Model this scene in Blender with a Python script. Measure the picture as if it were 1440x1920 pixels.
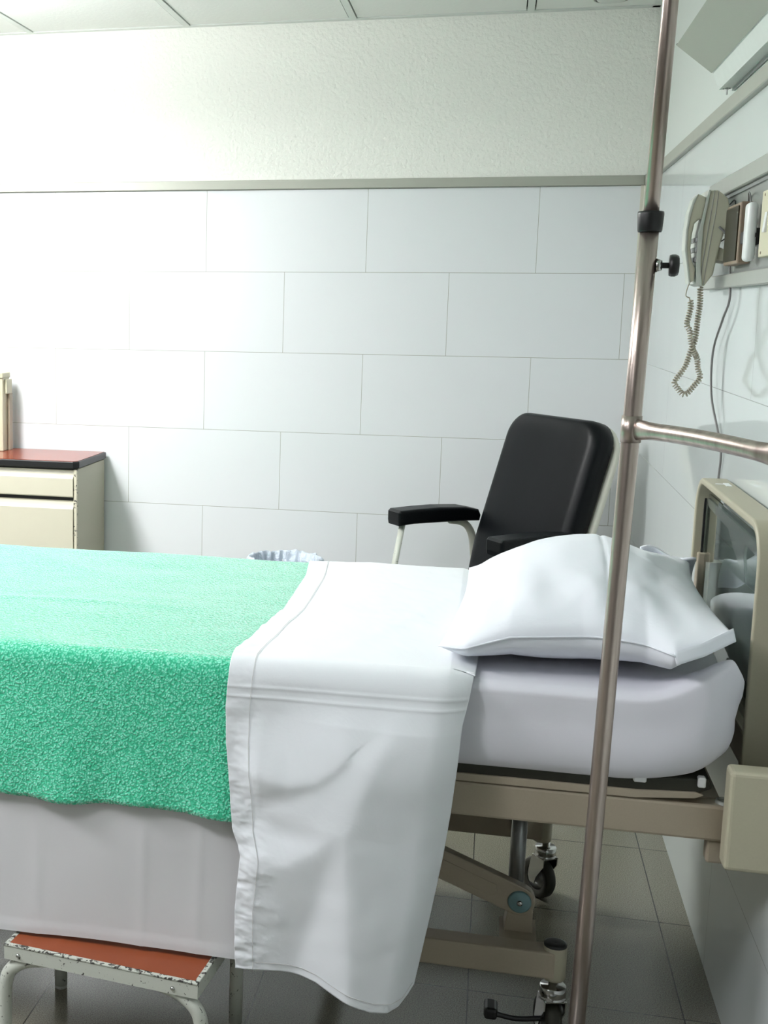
import bpy, bmesh, math, random
from mathutils import Vector, Matrix, noise
PI = math.pi
random.seed(7)
for o in list(bpy.data.objects): bpy.data.objects.remove(o, do_unlink=True)
SC = bpy.context.scene
COL = SC.collection

# ------------------------------------------------------------------ camera
cam_d = bpy.data.cameras.new('camera'); cam = bpy.data.objects.new('camera', cam_d); COL.objects.link(cam)
cam_d.sensor_fit = 'HORIZONTAL'; cam_d.sensor_width = 36.0; cam_d.lens = 36.0 * 2381.755 / 1440
cam_d.shift_x = (720 - 324.59) / 1440; cam_d.clip_start = 0.05
yaw, pitch, roll = 0.24583, 0.159755, 0.011239
fw = Vector((-math.sin(yaw) * math.cos(pitch), math.cos(yaw) * math.cos(pitch), -math.sin(pitch)))
rt = Vector((math.cos(yaw), math.sin(yaw), 0)); up = rt.cross(fw)
r2 = rt * math.cos(roll) + up * math.sin(roll); u2 = up * math.cos(roll) - rt * math.sin(roll)
M = Matrix((r2, u2, -fw)).transposed().to_4x4(); M.translation = (-0.4734, -4.7135, 1.32103)
cam.matrix_world = M
SC.camera = cam

# ------------------------------------------------------------------ exposure, world, light levels
SC.view_settings.view_transform = 'Standard'; SC.view_settings.look = 'None'
SC.view_settings.gamma = 1.0; SC.view_settings.use_curve_mapping = False
SC.view_settings.exposure = 0.0
wd = bpy.data.worlds.new('world'); SC.world = wd; wd.use_nodes = True
wd.node_tree.nodes['Background'].inputs[0].default_value = (0.8, 0.9, 1.0, 1)
wd.node_tree.nodes['Background'].inputs[1].default_value = 0.02
LAMP_KEY = 92.0      # emission of the hanging opal lamp over the far side of the room
WINDOW_FILL = 2.0        # glow of the unseen window added behind the camera as fill
FILL_BED = 34.0       # emission of the added, unseen fill panel nearer the bed
LAMP_FILL = 80.0     # emission of the added, unseen fill panel on the camera's side
KEY_POS = (-2.50, -1.32); FILL_POS = (-3.12, -3.33); BED_POS = (-1.92, -3.93)

# ------------------------------------------------------------------ materials
def lin(c):
    c /= 255.0
    return c / 12.92 if c <= 0.04045 else ((c + 0.055) / 1.055) ** 2.4
def rgb(r, g, b): return (lin(r), lin(g), lin(b), 1)
class NT:
    def __init__(s, name):
        s.m = bpy.data.materials.new(name); s.m.use_nodes = True; s.t = s.m.node_tree
        s.b = s.t.nodes['Principled BSDF']
    def n(s, typ, **kw):
        nd = s.t.nodes.new(typ)
        for k, v in kw.items():
            if k.startswith('i_'): nd.inputs[int(k[2:])].default_value = v
            else: setattr(nd, k, v)
        return nd
    def l(s, a, b): s.t.links.new(a, b)
    def coord(s): return s.n('ShaderNodeTexCoord').outputs['Object']
    def noise(s, scale, detail=3, rough=0.5, vec=None, dist=0.0):
        nd = s.n('ShaderNodeTexNoise'); nd.inputs['Scale'].default_value = scale; nd.inputs['Detail'].default_value = detail
        nd.inputs['Roughness'].default_value = rough; nd.inputs['Distortion'].default_value = dist
        s.l(vec if vec is not None else s.coord(), nd.inputs['Vector']); return nd.outputs['Fac']
    def ramp(s, fac, stops):
        nd = s.n('ShaderNodeValToRGB'); e = nd.color_ramp.elements
        while len(e) < len(stops): e.new(0.5)
        for i, (p, c) in enumerate(stops): e[i].position = p; e[i].color = c if len(c) == 4 else (*c, 1)
        s.l(fac, nd.inputs[0]); return nd.outputs[0]
    def bump(s, h, strength, dist=0.001, prev=None):
        nd = s.n('ShaderNodeBump'); nd.inputs['Strength'].default_value = strength; nd.inputs['Distance'].default_value = dist
        s.l(h, nd.inputs['Height'])
        if prev is not None: s.l(prev, nd.inputs['Normal'])
        s.l(nd.outputs[0], s.b.inputs['Normal']); return nd.outputs[0]
    def mix(s, fac, a, b):
        nd = s.n('ShaderNodeMix', data_type='RGBA')
        for sock, v in ((nd.inputs[0], fac), (nd.inputs[6], a), (nd.inputs[7], b)):
            if isinstance(v, (tuple, float, int)): sock.default_value = v
            else: s.l(v, sock)
        return nd.outputs[2]
    def math(s, op, a, b=0.0):
        nd = s.n('ShaderNodeMath', operation=op)
        for i, v in enumerate((a, b)):
            if isinstance(v, (float, int)): nd.inputs[i].default_value = v
            else: s.l(v, nd.inputs[i])
        return nd.outputs[0]
    def setb(s, col=None, rough=0.5, metal=0.0, spec=0.5, **kw):
        if col is not None: s.b.inputs['Base Color'].default_value = col
        s.b.inputs['Roughness'].default_value = rough; s.b.inputs['Metallic'].default_value = metal
        s.b.inputs['Specular IOR Level'].default_value = spec
        for k, v in kw.items(): s.b.inputs[k.replace('_', ' ')].default_value = v
        return s
def plain(name, col, rough=0.5, metal=0.0, spec=0.5, var=0.05, scale=40, bump=0.0, **kw):
    m = NT(name).setb(col, rough, metal, spec, **kw)
    f = m.noise(scale)
    a = tuple(c * (1 - var) for c in col[:3]) + (1,); b = tuple(min(1, c * (1 + var)) for c in col[:3]) + (1,)
    m.l(m.mix(f, a, b), m.b.inputs['Base Color'])
    if bump: m.bump(f, bump, 0.001)
    return m.m
def wall_tile(name, axis, shift, tw, th, z0, col, joint, rough):
    m = NT(name).setb(col, rough, 0, 0.5)
    sp = m.n('ShaderNodeSeparateXYZ'); m.l(m.coord(), sp.inputs[0])
    u = m.math('SUBTRACT', sp.outputs[axis], shift); v = m.math('SUBTRACT', sp.outputs[2], z0 - th * 6)
    cb = m.n('ShaderNodeCombineXYZ'); m.l(u, cb.inputs[0]); m.l(v, cb.inputs[1])
    br = m.n('ShaderNodeTexBrick'); br.offset = 0.5; br.offset_frequency = 2
    m.l(cb.outputs[0], br.inputs['Vector'])
    br.inputs['Scale'].default_value = 1.0; br.inputs['Brick Width'].default_value = tw; br.inputs['Row Height'].default_value = th
    br.inputs['Mortar Size'].default_value = 0.0009; br.inputs['Mortar Smooth'].default_value = 0.1
    br.inputs['Color1'].default_value = col; br.inputs['Color2'].default_value = col; br.inputs['Mortar'].default_value = joint
    m.l(br.outputs['Color'], m.b.inputs['Base Color'])
    inv = m.math('SUBTRACT', 1.0, br.outputs['Fac'])
    b1 = m.bump(inv, 0.4, 0.001)
    m.bump(m.noise(2.2, 2), 0.10, 0.01, b1)
    return m.m
TW, TH = 0.5935, 0.295
M_back = wall_tile('white wall tile', 0, -0.6497, TW, TH, 1.4535, rgb(225, 228, 231), rgb(158, 160, 150), 0.22)
M_right = wall_tile('glossy wall tile', 1, -2.10, TW * 4, TH, 1.4535, rgb(212, 219, 218), rgb(160, 166, 160), 0.05)
def plaster(name, col, strength, rough=0.7):
    m = NT(name).setb(col, rough, 0, 0.3)
    f = m.noise(75, 3, 0.55); m.bump(f, strength, 0.006); return m.m
M_plaster = plaster('orange peel plaster', rgb(236, 237, 231), 0.8)
M_far = plain('darkened unseen wall', rgb(96, 98, 95), 0.8)  # unseen walls given a dark tone to cut bounced light
M_plaster_r = plaster('smooth painted plaster', rgb(214, 220, 216), 0.05, 0.35)
M_ceil = plaster('ceiling tile', rgb(240, 243, 240), 0.15, 0.9)
M_dark = plain('painted shadow line', rgb(60, 66, 60), 0.9)  # backing coloured dark to draw shadow lines between the ceiling tiles
def floor_mat():
    m = NT('speckled floor tile').setb(None, 0.18, 0, 0.5)
    sp = m.n('ShaderNodeSeparateXYZ'); m.l(m.coord(), sp.inputs[0])
    cb = m.n('ShaderNodeCombineXYZ')
    m.l(m.math('ADD', sp.outputs[0], 0.0653 + 8), cb.inputs[0]); m.l(m.math('ADD', sp.outputs[1], 1.5185 + 8), cb.inputs[1])
    br = m.n('ShaderNodeTexBrick'); br.offset = 0.0; m.l(cb.outputs[0], br.inputs['Vector'])
    br.inputs['Scale'].default_value = 1.0; br.inputs['Brick Width'].default_value = 0.4; br.inputs['Row Height'].default_value = 0.4
    br.inputs['Mortar Size'].default_value = 0.0014; br.inputs['Mortar Smooth'].default_value = 0.1
    sp1 = m.ramp(m.noise(420, 2, 0.6), [(0.3, rgb(84, 81, 70)), (0.5, rgb(116, 114, 101)), (0.75, rgb(142, 140, 125))])
    m.l(m.mix(br.outputs['Fac'], sp1, rgb(38, 36, 32)), m.b.inputs['Base Color'])
    m.bump(m.math('SUBTRACT', 1.0, br.outputs['Fac']), 0.4, 0.001)
    return m.m
M_floor = floor_mat()
M_trim = plain('grey metal trim', rgb(168, 170, 160), 0.4, 0.15, 0.5, 0.06, 12)
def cotton(name, col, wr=0.25):
    m = NT(name).setb(col, 0.75, 0, 0.25, Sheen_Weight=0.15, Sheen_Roughness=0.5)
    b = m.bump(m.noise(900, 2), 0.12, 0.0005)
    b = m.bump(m.noise(14, 4, 0.55, dist=0.6), wr, 0.006, b)
    return m.m
M_sheet = cotton('white cotton sheet', rgb(225, 229, 233), 0.22)
def thin_cotton():
    m = cotton('thin single layer sheet cotton', rgb(222, 222, 224), 0.2); t = m.node_tree
    tr = t.nodes.new('ShaderNodeBsdfTranslucent'); tr.inputs[0].default_value = rgb(226, 222, 222)
    mx = t.nodes.new('ShaderNodeMixShader'); mx.inputs[0].default_value = 0.22
    out = t.nodes['Material Output']; t.links.new(t.nodes['Principled BSDF'].outputs[0], mx.inputs[1]); t.links.new(tr.outputs[0], mx.inputs[2]); t.links.new(mx.outputs[0], out.inputs[0])
    return m
M_thin = thin_cotton()
M_fitted = cotton('white fitted sheet cotton', rgb(222, 222, 230), 0.12)
M_pillow = cotton('white pillowcase cotton', rgb(224, 228, 235), 0.3)
M_stitch = plain('grey stitching', rgb(196, 196, 194), 0.8)
def fleece():
    m = NT('mint fleece').setb(None, 0.85, 0, 0.1, Sheen_Weight=1.0, Sheen_Roughness=0.45)
    m.b.inputs['Sheen Tint'].default_value = (1, 1, 1, 1)
    nz = m.n('ShaderNodeTexNoise'); nz.inputs['Scale'].default_value = 160; nz.inputs['Detail'].default_value = 1
    m.l(m.coord(), nz.inputs['Vector'])
    va = m.n('ShaderNodeVectorMath', operation='MULTIPLY_ADD'); m.l(nz.outputs['Color'], va.inputs[0]); va.inputs[1].default_value = (0.006, 0.006, 0.006); m.l(m.coord(), va.inputs[2])
    vo = m.n('ShaderNodeTexVoronoi', feature='SMOOTH_F1'); vo.inputs['Scale'].default_value = 245; vo.inputs['Smoothness'].default_value = 0.35
    m.l(va.outputs[0], vo.inputs['Vector'])
    f = m.math('SUBTRACT', 1.0, vo.outputs['Distance'])
    c = m.ramp(f, [(0.35, rgb(56, 184, 140)), (0.58, rgb(94, 216, 176)), (0.80, rgb(150, 240, 212))])  # shade between tufts is painted in along with the pile's own tones
    m.l(c, m.b.inputs['Base Color'])
    b = m.bump(f, 0.6, 0.004); m.bump(m.noise(7, 2), 0.25, 0.02, b)
    return m.m
M_fleece = fleece()
M_beige = plain('beige powder coated metal', rgb(168, 163, 142), 0.45, 0.0, 0.5, 0.05, 350, 0.05)
M_beige_d = plain('taupe powder coated metal', rgb(166, 155, 137), 0.45, 0.0, 0.5, 0.05, 350, 0.05)
M_beige_l = plain('cream plastic', rgb(194, 190, 166), 0.42, 0, 0.5, 0.04, 250, 0.04)
M_black = plain('black plastic', rgb(24, 25, 26), 0.4)
M_blackrub = plain('olive black rubber', rgb(44, 44, 34), 0.6)
M_chrome = plain('chrome', rgb(190, 190, 188), 0.14, 1.0, 0.5, 0.03)
M_cyl = plain('grey satin metal', rgb(152, 154, 154), 0.3, 0.6)
M_teal = plain('pale teal plastic', rgb(118, 152, 156), 0.45)
def brushed():
    m = NT('brushed steel pole').setb(None, 0.30, 0.85, 0.5)
    mp = m.n('ShaderNodeMapping'); m.l(m.coord(), mp.inputs[0]); mp.inputs['Scale'].default_value = (1, 1, 0.06)
    f = m.noise(60, 4, 0.6, mp.outputs[0])
    m.l(m.ramp(f, [(0.3, rgb(150, 137, 129)), (0.7, rgb(194, 181, 173))]), m.b.inputs['Base Color'])
    m.bump(f, 0.08, 0.001); return m.m
M_pole = brushed()
M_vinyl = plain('black vinyl upholstery', rgb(7, 10, 13), 0.38, 0, 0.16, 0.1, 300, 0.12)
M_white_paint = plain('off white painted metal', rgb(214, 212, 200), 0.4, 0, 0.5, 0.03, 20)
def chipped(name, lo, base=rgb(194, 198, 188)):
    m = NT(name).setb(None, 0.45)
    f = m.noise(95, 5, 0.65, dist=0.4)
    m.l(m.ramp(f, [(0.0, rgb(44, 44, 42)), (lo, rgb(60, 58, 54)), (lo + 0.012, base), (1, base)]), m.b.inputs['Base Color'])
    m.bump(f, 0.1, 0.002); return m.m
M_chip = chipped('chipped white paint', 0.36)
M_chipe = chipped('heavily chipped white paint', 0.47)
M_mat = plain('rust brown step vinyl', rgb(140, 68, 36), 0.5, 0, 0.4, 0.12, 8, 0.05)
M_cab = plain('cream painted steel', rgb(198, 194, 176), 0.42, 0, 0.5, 0.02, 30)
M_cabs = plain('stone speckled steel', rgb(182, 178, 160), 0.5, 0, 0.5, 0.08, 500, 0.05)
def woodtop():
    m = NT('red brown laminate').setb(None, 0.22)
    mp = m.n('ShaderNodeMapping'); m.l(m.coord(), mp.inputs[0]); mp.inputs['Scale'].default_value = (1.2, 14, 1)
    f = m.noise(9, 4, 0.6, mp.outputs[0], 0.5)
    m.l(m.ramp(f, [(0.3, rgb(104, 44, 30)), (0.7, rgb(150, 74, 52))]), m.b.inputs['Base Color']); return m.m
M_wood = woodtop()
M_phone = plain('warm grey phone plastic', rgb(188, 186, 167), 0.45, 0, 0.5, 0.03, 200)
M_phone_l = plain('light grey phone plastic', rgb(190, 194, 186), 0.4)
M_cord = plain('grey cord', rgb(120, 118, 118), 0.5)
M_coil = plain('beige coiled cord', rgb(172, 166, 150), 0.45)
M_panel = plain('brushed aluminium panel', rgb(150, 154, 150), 0.38, 0.35, 0.5, 0.05, 25)
M_panel_f = plain('grey aluminium frame', rgb(172, 175, 168), 0.35, 0.25)
M_white_pl = plain('white plastic', rgb(228, 230, 230), 0.3)
M_cream_pl = plain('cream switch plate', rgb(206, 200, 172), 0.4)
M_olive = plain('dark olive glass', rgb(40, 36, 20), 0.35, 0, 0.3)
M_brown = plain('brown moulded casing', rgb(140, 122, 104), 0.4)
M_lampw = plain('white enamelled metal', rgb(218, 224, 220), 0.35)
M_diff = NT('unlit prismatic diffuser').setb(rgb(168, 172, 160), 0.5)
M_diff.bump(M_diff.noise(260, 2), 0.3, 0.003); M_diff = M_diff.m
M_liner = NT('bluish bin liner').setb(rgb(200, 210, 222), 0.35, Transmission_Weight=0.0)
M_liner.bump(M_liner.noise(28, 4, 0.6, dist=1.5), 0.8, 0.012); M_liner = M_liner.m
M_bin = plain('white bin plastic', rgb(225, 225, 222), 0.4)
def glassy(name, rough, col, alpha_like=1.0):
    m = NT(name).setb(col, rough, Transmission_Weight=alpha_like, IOR=1.45); return m.m
M_perspex = glassy('clear perspex', 0.02, rgb(226, 236, 233))
M_film = NT('torn clear film').setb(rgb(245, 250, 248), 0.12, Transmission_Weight=0.96, IOR=1.2); M_film = M_film.m
def emissive(name, s, col):
    m = NT(name).setb((0.9, 0.9, 0.9, 1), 0.5)
    m.b.inputs['Emission Color'].default_value = col; m.b.inputs['Emission Strength'].default_value = s; return m.m
M_key = emissive('lit diffuser far side', LAMP_KEY, (1.0, 1.0, 0.99, 1))
M_win_fill = emissive('added frosted fill glow', WINDOW_FILL, (0.96, 0.94, 1.0, 1))
M_bed_fill = emissive('added fill diffuser near bed', FILL_BED, (0.97, 0.97, 1.0, 1))
M_fill = emissive('added fill diffuser near side', LAMP_FILL, (0.97, 0.96, 1.0, 1))

# ------------------------------------------------------------------ builders
def link(name, bm, mat, parent=None, smooth=False, local=False):
    if parent is not None and not local: bm.transform(wm(parent).inverted())
    me = bpy.data.meshes.new(name); bm.normal_update(); bm.to_mesh(me); bm.free()
    for m in (mat if isinstance(mat, (list, tuple)) else [mat]): me.materials.append(m)
    if smooth:
        me.polygons.foreach_set('use_smooth', [True] * len(me.polygons))
    o = bpy.data.objects.new(name, me); COL.objects.link(o)
    if parent is not None: o.parent = parent
    return o
def wm(o):
    m = o.matrix_basis.copy()
    return wm(o.parent) @ m if o.parent else m
def thing(name, label, cat, loc=(0, 0, 0), rz=0.0, group=None):
    o = bpy.data.objects.new(name, None); COL.objects.link(o); o.empty_display_size = 0.05
    o.location = loc; o.rotation_euler = (0, 0, rz); o['label'] = label; o['category'] = cat
    if group: o['group'] = group
    return o
def tag(o, label, cat, group=None):
    o['label'] = label; o['category'] = cat
    if group: o['group'] = group
    return o
def struct(name, bm, mat):
    o = link(name, bm, mat); o['kind'] = 'structure'; return o
def B(): return bmesh.new()
def box(bm, a, b, bev=0.0, seg=2, rot=None, mi=0):
    c = [(a[i] + b[i]) / 2 for i in range(3)]; s = [abs(b[i] - a[i]) for i in range(3)]
    t = bmesh.new(); bmesh.ops.create_cube(t, size=1.0)
    for v in t.verts: v.co = Vector((v.co.x * s[0], v.co.y * s[1], v.co.z * s[2]))
    if bev > 0: bmesh.ops.bevel(t, geom=t.edges[:], offset=bev, segments=seg, affect='EDGES', profile=0.5)
    if rot is not None: t.transform(rot)
    t.transform(Matrix.Translation(c)); merge(bm, t, mi)
def merge(bm, t, mi=0):
    t.verts.index_update(); nv = [bm.verts.new(v.co) for v in t.verts]
    for f in t.faces:
        try:
            nf = bm.faces.new([nv[v.index] for v in f.verts]); nf.material_index = mi; nf.smooth = f.smooth
        except ValueError: pass
    t.free()
def tube(bm, pts, r, seg=16, cap=True, flat=None):
    pts = [Vector(p) for p in pts]; n = len(pts); rings = []
    rr = r if isinstance(r, (list, tuple)) else [r] * n
    tan = [(pts[min(i + 1, n - 1)] - pts[max(i - 1, 0)]).normalized() for i in range(n)]
    ref = Vector((0, 0, 1)) if abs(tan[0].z) < 0.9 else Vector((0, 1, 0))
    side = tan[0].cross(ref).normalized()
    for i in range(n):
        side = (side - tan[i] * side.dot(tan[i])).normalized(); nn = tan[i].cross(side)
        fa, fb = flat[i] if flat else (1, 1)
        rings.append([bm.verts.new(pts[i] + (side * math.cos(2 * PI * k / seg) * fa + nn * math.sin(2 * PI * k / seg) * fb) * rr[i]) for k in range(seg)])
    for i in range(n - 1):
        for k in range(seg):
            f = bm.faces.new((rings[i][k], rings[i][(k + 1) % seg], rings[i + 1][(k + 1) % seg], rings[i + 1][k])); f.smooth = True
    if cap:
        bm.faces.new(rings[0][::-1]); bm.faces.new(rings[-1])
def cyl(bm, a, b, r, seg=24, r2=None): tube(bm, [a, b], [r, r if r2 is None else r2], seg)
def lathe(bm, prof, c=(0, 0, 0), seg=40, axis=None):
    t = bmesh.new(); rings = []
    for (r, z) in prof: rings.append([t.verts.new((max(r, 1e-5) * math.cos(2 * PI * k / seg), max(r, 1e-5) * math.sin(2 * PI * k / seg), z)) for k in range(seg)])
    for i in range(len(prof) - 1):
        for k in range(seg):
            f = t.faces.new((rings[i][k], rings[i][(k + 1) % seg], rings[i + 1][(k + 1) % seg], rings[i + 1][k])); f.smooth = True
    if axis is not None: t.transform(Vector((0, 0, 1)).rotation_difference(Vector(axis)).to_matrix().to_4x4())
    t.transform(Matrix.Translation(c)); bmesh.ops.recalc_face_normals(t, faces=t.faces[:]); merge(bm, t)
def prism(bm, poly, axis, a, b, bev=0.0, seg=2):
    """extrude a 2-D outline along an axis (0: yz outline, 1: xz outline, 2: xy outline)"""
    def P3(p, w):
        return {0: (w, p[0], p[1]), 1: (p[0], w, p[1]), 2: (p[0], p[1], w)}[axis]
    t = bmesh.new(); A = [t.verts.new(P3(p, a)) for p in poly]; Bv = [t.verts.new(P3(p, b)) for p in poly]; n = len(poly)
    t.faces.new(A); t.faces.new(Bv[::-1])
    for i in range(n): t.faces.new((A[i], Bv[i], Bv[(i + 1) % n], A[(i + 1) % n]))
    bmesh.ops.recalc_face_normals(t, faces=t.faces[:])
    if bev > 0:
        ed = [e for e in t.edges if all(v in A for v in e.verts) or all(v in Bv for v in e.verts)]
        bmesh.ops.bevel(t, geom=ed, offset=bev, segments=seg, affect='EDGES', profile=0.5)
    merge(bm, t)
def grid(bm, nu, nv, fn, flip=False, mi=0, wrap=False):
    vs = [[bm.verts.new(fn(i / nu, j / nv)) for j in range(nv + 1)] for i in range(nu + 1)]
    for i in range(nu):
        for j in range(nv):
            q = (vs[i][j], vs[i + 1][j], vs[i + 1][j + 1], vs[i][j + 1])
            f = bm.faces.new(q[::-1] if flip else q); f.smooth = True; f.material_index = mi
def solid(o, t, offset=-1):
    m = o.modifiers.new('thickness', 'SOLIDIFY'); m.thickness = t; m.offset = offset; return o
def catmull(pts, n=8, closed=False):
    pts = [Vector(p) for p in pts]; out = []; N = len(pts)
    rng = range(N if closed else N - 1)
    for i in rng:
        if closed: p0, p1, p2, p3 = (pts[(i + k) % N] for k in (-1, 0, 1, 2))
        else: p0, p1, p2, p3 = pts[max(i - 1, 0)], pts[i], pts[i + 1], pts[min(i + 2, N - 1)]
        for k in range(n):
            t = k / n; out.append(0.5 * (2 * p1 + (p2 - p0) * t + (2 * p0 - 5 * p1 + 4 * p2 - p3) * t * t + (3 * p1 - p0 - 3 * p2 + p3) * t ** 3))
    if not closed: out.append(pts[-1])
    return out
def interp(tab, x):
    if x <= tab[0][0]: return tab[0][1]
    for (a, fa), (b, fb) in zip(tab, tab[1:]):
        if x <= b:
            t = (x - a) / (b - a); return fa + (fb - fa) * t
    return tab[-1][1]
def sinterp(tab, x):
    if x <= tab[0][0]: return tab[0][1]
    for (a, fa), (b, fb) in zip(tab, tab[1:]):
        if x <= b:
            t = (x - a) / (b - a); t = t * t * (3 - 2 * t); return fa + (fb - fa) * t
    return tab[-1][1]
def smooth01(t): t = max(0.0, min(1.0, t)); return t * t * (3 - 2 * t)
def fbm(x, y, z=0.0): return noise.fractal(Vector((x, y, z)), 1.0, 2.0, 3)

# ------------------------------------------------------------------ room shell
XL, YF, ZC, ZT0, ZT1 = -4.4, -5.5, 2.328, 1.750, 1.783
bm = B(); box(bm, (XL - 0.1, YF - 0.1, -0.1), (0.1, 0.1, 0.0)); struct('floor', bm, M_floor)
bm = B(); box(bm, (XL - 0.1, 0.0, 0), (0.1, 0.1, ZT0)); box(bm, (XL - 0.1, 0.004, ZT0), (0.1, 0.1, 2.6), mi=1); struct('wall_back', bm, [M_back, M_plaster])
bm = B(); box(bm, (0, YF - 0.1, 0), (0.1, 0.0, ZT0)); box(bm, (0.002, YF - 0.1, ZT0), (0.1, 0.0, 2.6), mi=1); struct('wall_right', bm, [M_right, M_plaster_r])
bm = B(); box(bm, (XL - 0.1, YF - 0.1, 0), (XL, 0.0, 2.6)); struct('wall_left', bm, M_far)
bm = B(); box(bm, (XL, YF - 0.1, 0), (0.0, YF, 2.6)); struct('wall_front', bm, M_far)
bm = B(); box(bm, (XL, -0.012, ZT0), (-0.012, 0.004, ZT1), 0.002, 1); struct('trim_1', bm, M_trim)
bm = B(); box(bm, (-0.012, YF, ZT0), (0.002, 0.0, ZT1 + 0.002), 0.002, 1); struct('trim_2', bm, M_trim)
bm = B(); box(bm, (-0.012, -0.012, 0.0), (0.0, 0.0, ZT0), 0.002, 1); box(bm, (-0.022, -0.005, 0.0), (-0.012, 0.0, ZT0)); box(bm, (-0.006, -0.03, 0.0), (0.0, -0.012, ZT0), 0.001, 1)
struct('trim_3', bm, M_white_paint)
# unseen frosted window, added behind the camera to brighten the near side
bm = B(); WX0, WX1, WZ0, WZ1 = -3.9, -2.3, 1.5, 2.25
for a, b in (((WX0 - 0.05, WZ0 - 0.05), (WX1 + 0.05, WZ0)), ((WX0 - 0.05, WZ1), (WX1 + 0.05, WZ1 + 0.05)), ((WX0 - 0.05, WZ0), (WX0, WZ1)), ((WX1, WZ0), (WX1 + 0.05, WZ1)), (((WX0 + WX1) / 2 - 0.03, WZ0), ((WX0 + WX1) / 2 + 0.03, WZ1))):
    box(bm, (a[0], YF - 0.005, a[1]), (b[0], YF + 0.04, b[1]))
struct('added_window_frame', bm, M_lampw)
bm = B(); box(bm, (WX0, YF - 0.004, WZ0), (WX1, YF + 0.012, WZ1)); struct('added_window_glow', bm, M_win_fill)
# suspended ceiling: tiles between T-bars
xs = [-0.416 - 0.602 * k for k in range(-1, 8)]; ys = [0.0 - 0.03, -0.63, -1.23, -1.83, -2.43, -3.03, -3.63, -4.23, -4.83, -5.43]
bm = B(); box(bm, (XL, YF, ZC + 0.02), (0.0, 0.0, ZC + 0.12), mi=1)
xb = [0.0] + [x for x in xs if XL < x < -0.1] + [XL]
yb = [0.0] + ys[1:] + [YF]
lamps = []
for i in range(len(xb) - 1):
    for j in range(len(yb) - 1):
        x1, x0, y1, y0 = xb[i] - 0.016, xb[i + 1] + 0.016, yb[j] - (0.03 if j == 0 else 0.016), yb[j + 1] + 0.016
        if x1 - x0 < 0.03 or y1 - y0 < 0.03: continue
        hit = [n for n, p in (('fill', FILL_POS), ('bed', BED_POS)) if x0 < p[0] < x1 and y0 < p[1] < y1]
        if hit: lamps.append((hit[0], x0, x1, y0, y1)); continue
        box(bm, (x0, y0, ZC + 0.003), (x1, y1, ZC + 0.018))
struct('ceiling', bm, [M_ceil, M_dark])
bm = B()
for x in xb[1:-1]: box(bm, (x - 0.012, YF, ZC), (x + 0.012, 0.0, ZC + 0.01))
for y in yb[1:-1]: box(bm, (XL, y - 0.012, ZC + 0.0003), (0.0, y + 0.012, ZC + 0.01))
box(bm, (XL, -0.026, ZC + 0.0002), (0, 0.004, ZC + 0.01)); box(bm, (-0.024, YF, ZC + 0.0002), (0.002, 0, ZC + 0.01))
struct('trim_4', bm, M_lampw)
for nm, x0, x1, y0, y1 in lamps:  # unseen panels added as fill light for the near side of the bed
    t = thing('added_fill_panel', 'added square fill panel, out of view in the tiled ceiling, ' + ('the one nearer the left wall' if nm == 'fill' else 'the one nearer the bed and drip stand'), 'ceiling light', ((x0 + x1) / 2, (y0 + y1) / 2, ZC))
    bm = B()
    for a, b in (((x0, y0), (x1, y0 + 0.02)), ((x0, y1 - 0.02), (x1, y1)), ((x0, y0 + 0.02), (x0 + 0.02, y1 - 0.02)), ((x1 - 0.02, y0 + 0.02), (x1, y1 - 0.02))):
        box(bm, (*a, ZC), (*b, ZC + 0.018))
    link('frame', bm, M_lampw, t)
    bm = B(); box(bm, (x0 + 0.02, y0 + 0.02, ZC + 0.002), (x1 - 0.02, y1 - 0.02, ZC + 0.014)); link('diffuser', bm, M_fill if nm == 'fill' else M_bed_fill, t)
kx, ky = KEY_POS
t = thing('pendant_lamp', 'hanging white opal box lamp above the cabinet side of the room', 'pendant lamp', (kx, ky, ZC))
bm = B(); box(bm, (kx - 0.15, ky - 0.29, 2.03), (kx + 0.15, ky + 0.29, 2.11), 0.012); link('opal_shade', bm, M_key, t)
for dx in (-0.25, 0.25):
    bm = B(); cyl(bm, (kx, ky + dx, 2.11), (kx, ky + dx, ZC), 0.004, 10); link('hanging_rod', bm, M_lampw, t)
bm = B(); box(bm, (kx - 0.03, ky - 0.29, ZC - 0.02), (kx + 0.03, ky + 0.29, ZC + 0.001), 0.003); link('ceiling_plate', bm, M_lampw, t)
t = thing('smoke_detector', 'small round white ceiling fitting beside the corner at the top of the picture', 'smoke detector', (-0.165, -0.15, ZC))
bm = B(); lathe(bm, [(0, -0.006), (0.03, -0.006), (0.045, -0.004), (0.05, 0.003)], (-0.165, -0.15, ZC)); link('cover', bm, M_lampw, t)
bm = B(); lathe(bm, [(0.051, -0.002), (0.056, -0.0015), (0.056, 0.003), (0.051, 0.003)], (-0.165, -0.15, ZC)); link('rim', bm, M_panel, t)

# ------------------------------------------------------------------ hospital bed
BY0, BY1 = -2.66, -1.80        # near and far side of the mattress
bed = thing('hospital_bed', 'beige metal hospital bed on chrome castors standing against the right wall', 'bed', (-1.05, -2.23, 0))
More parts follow.
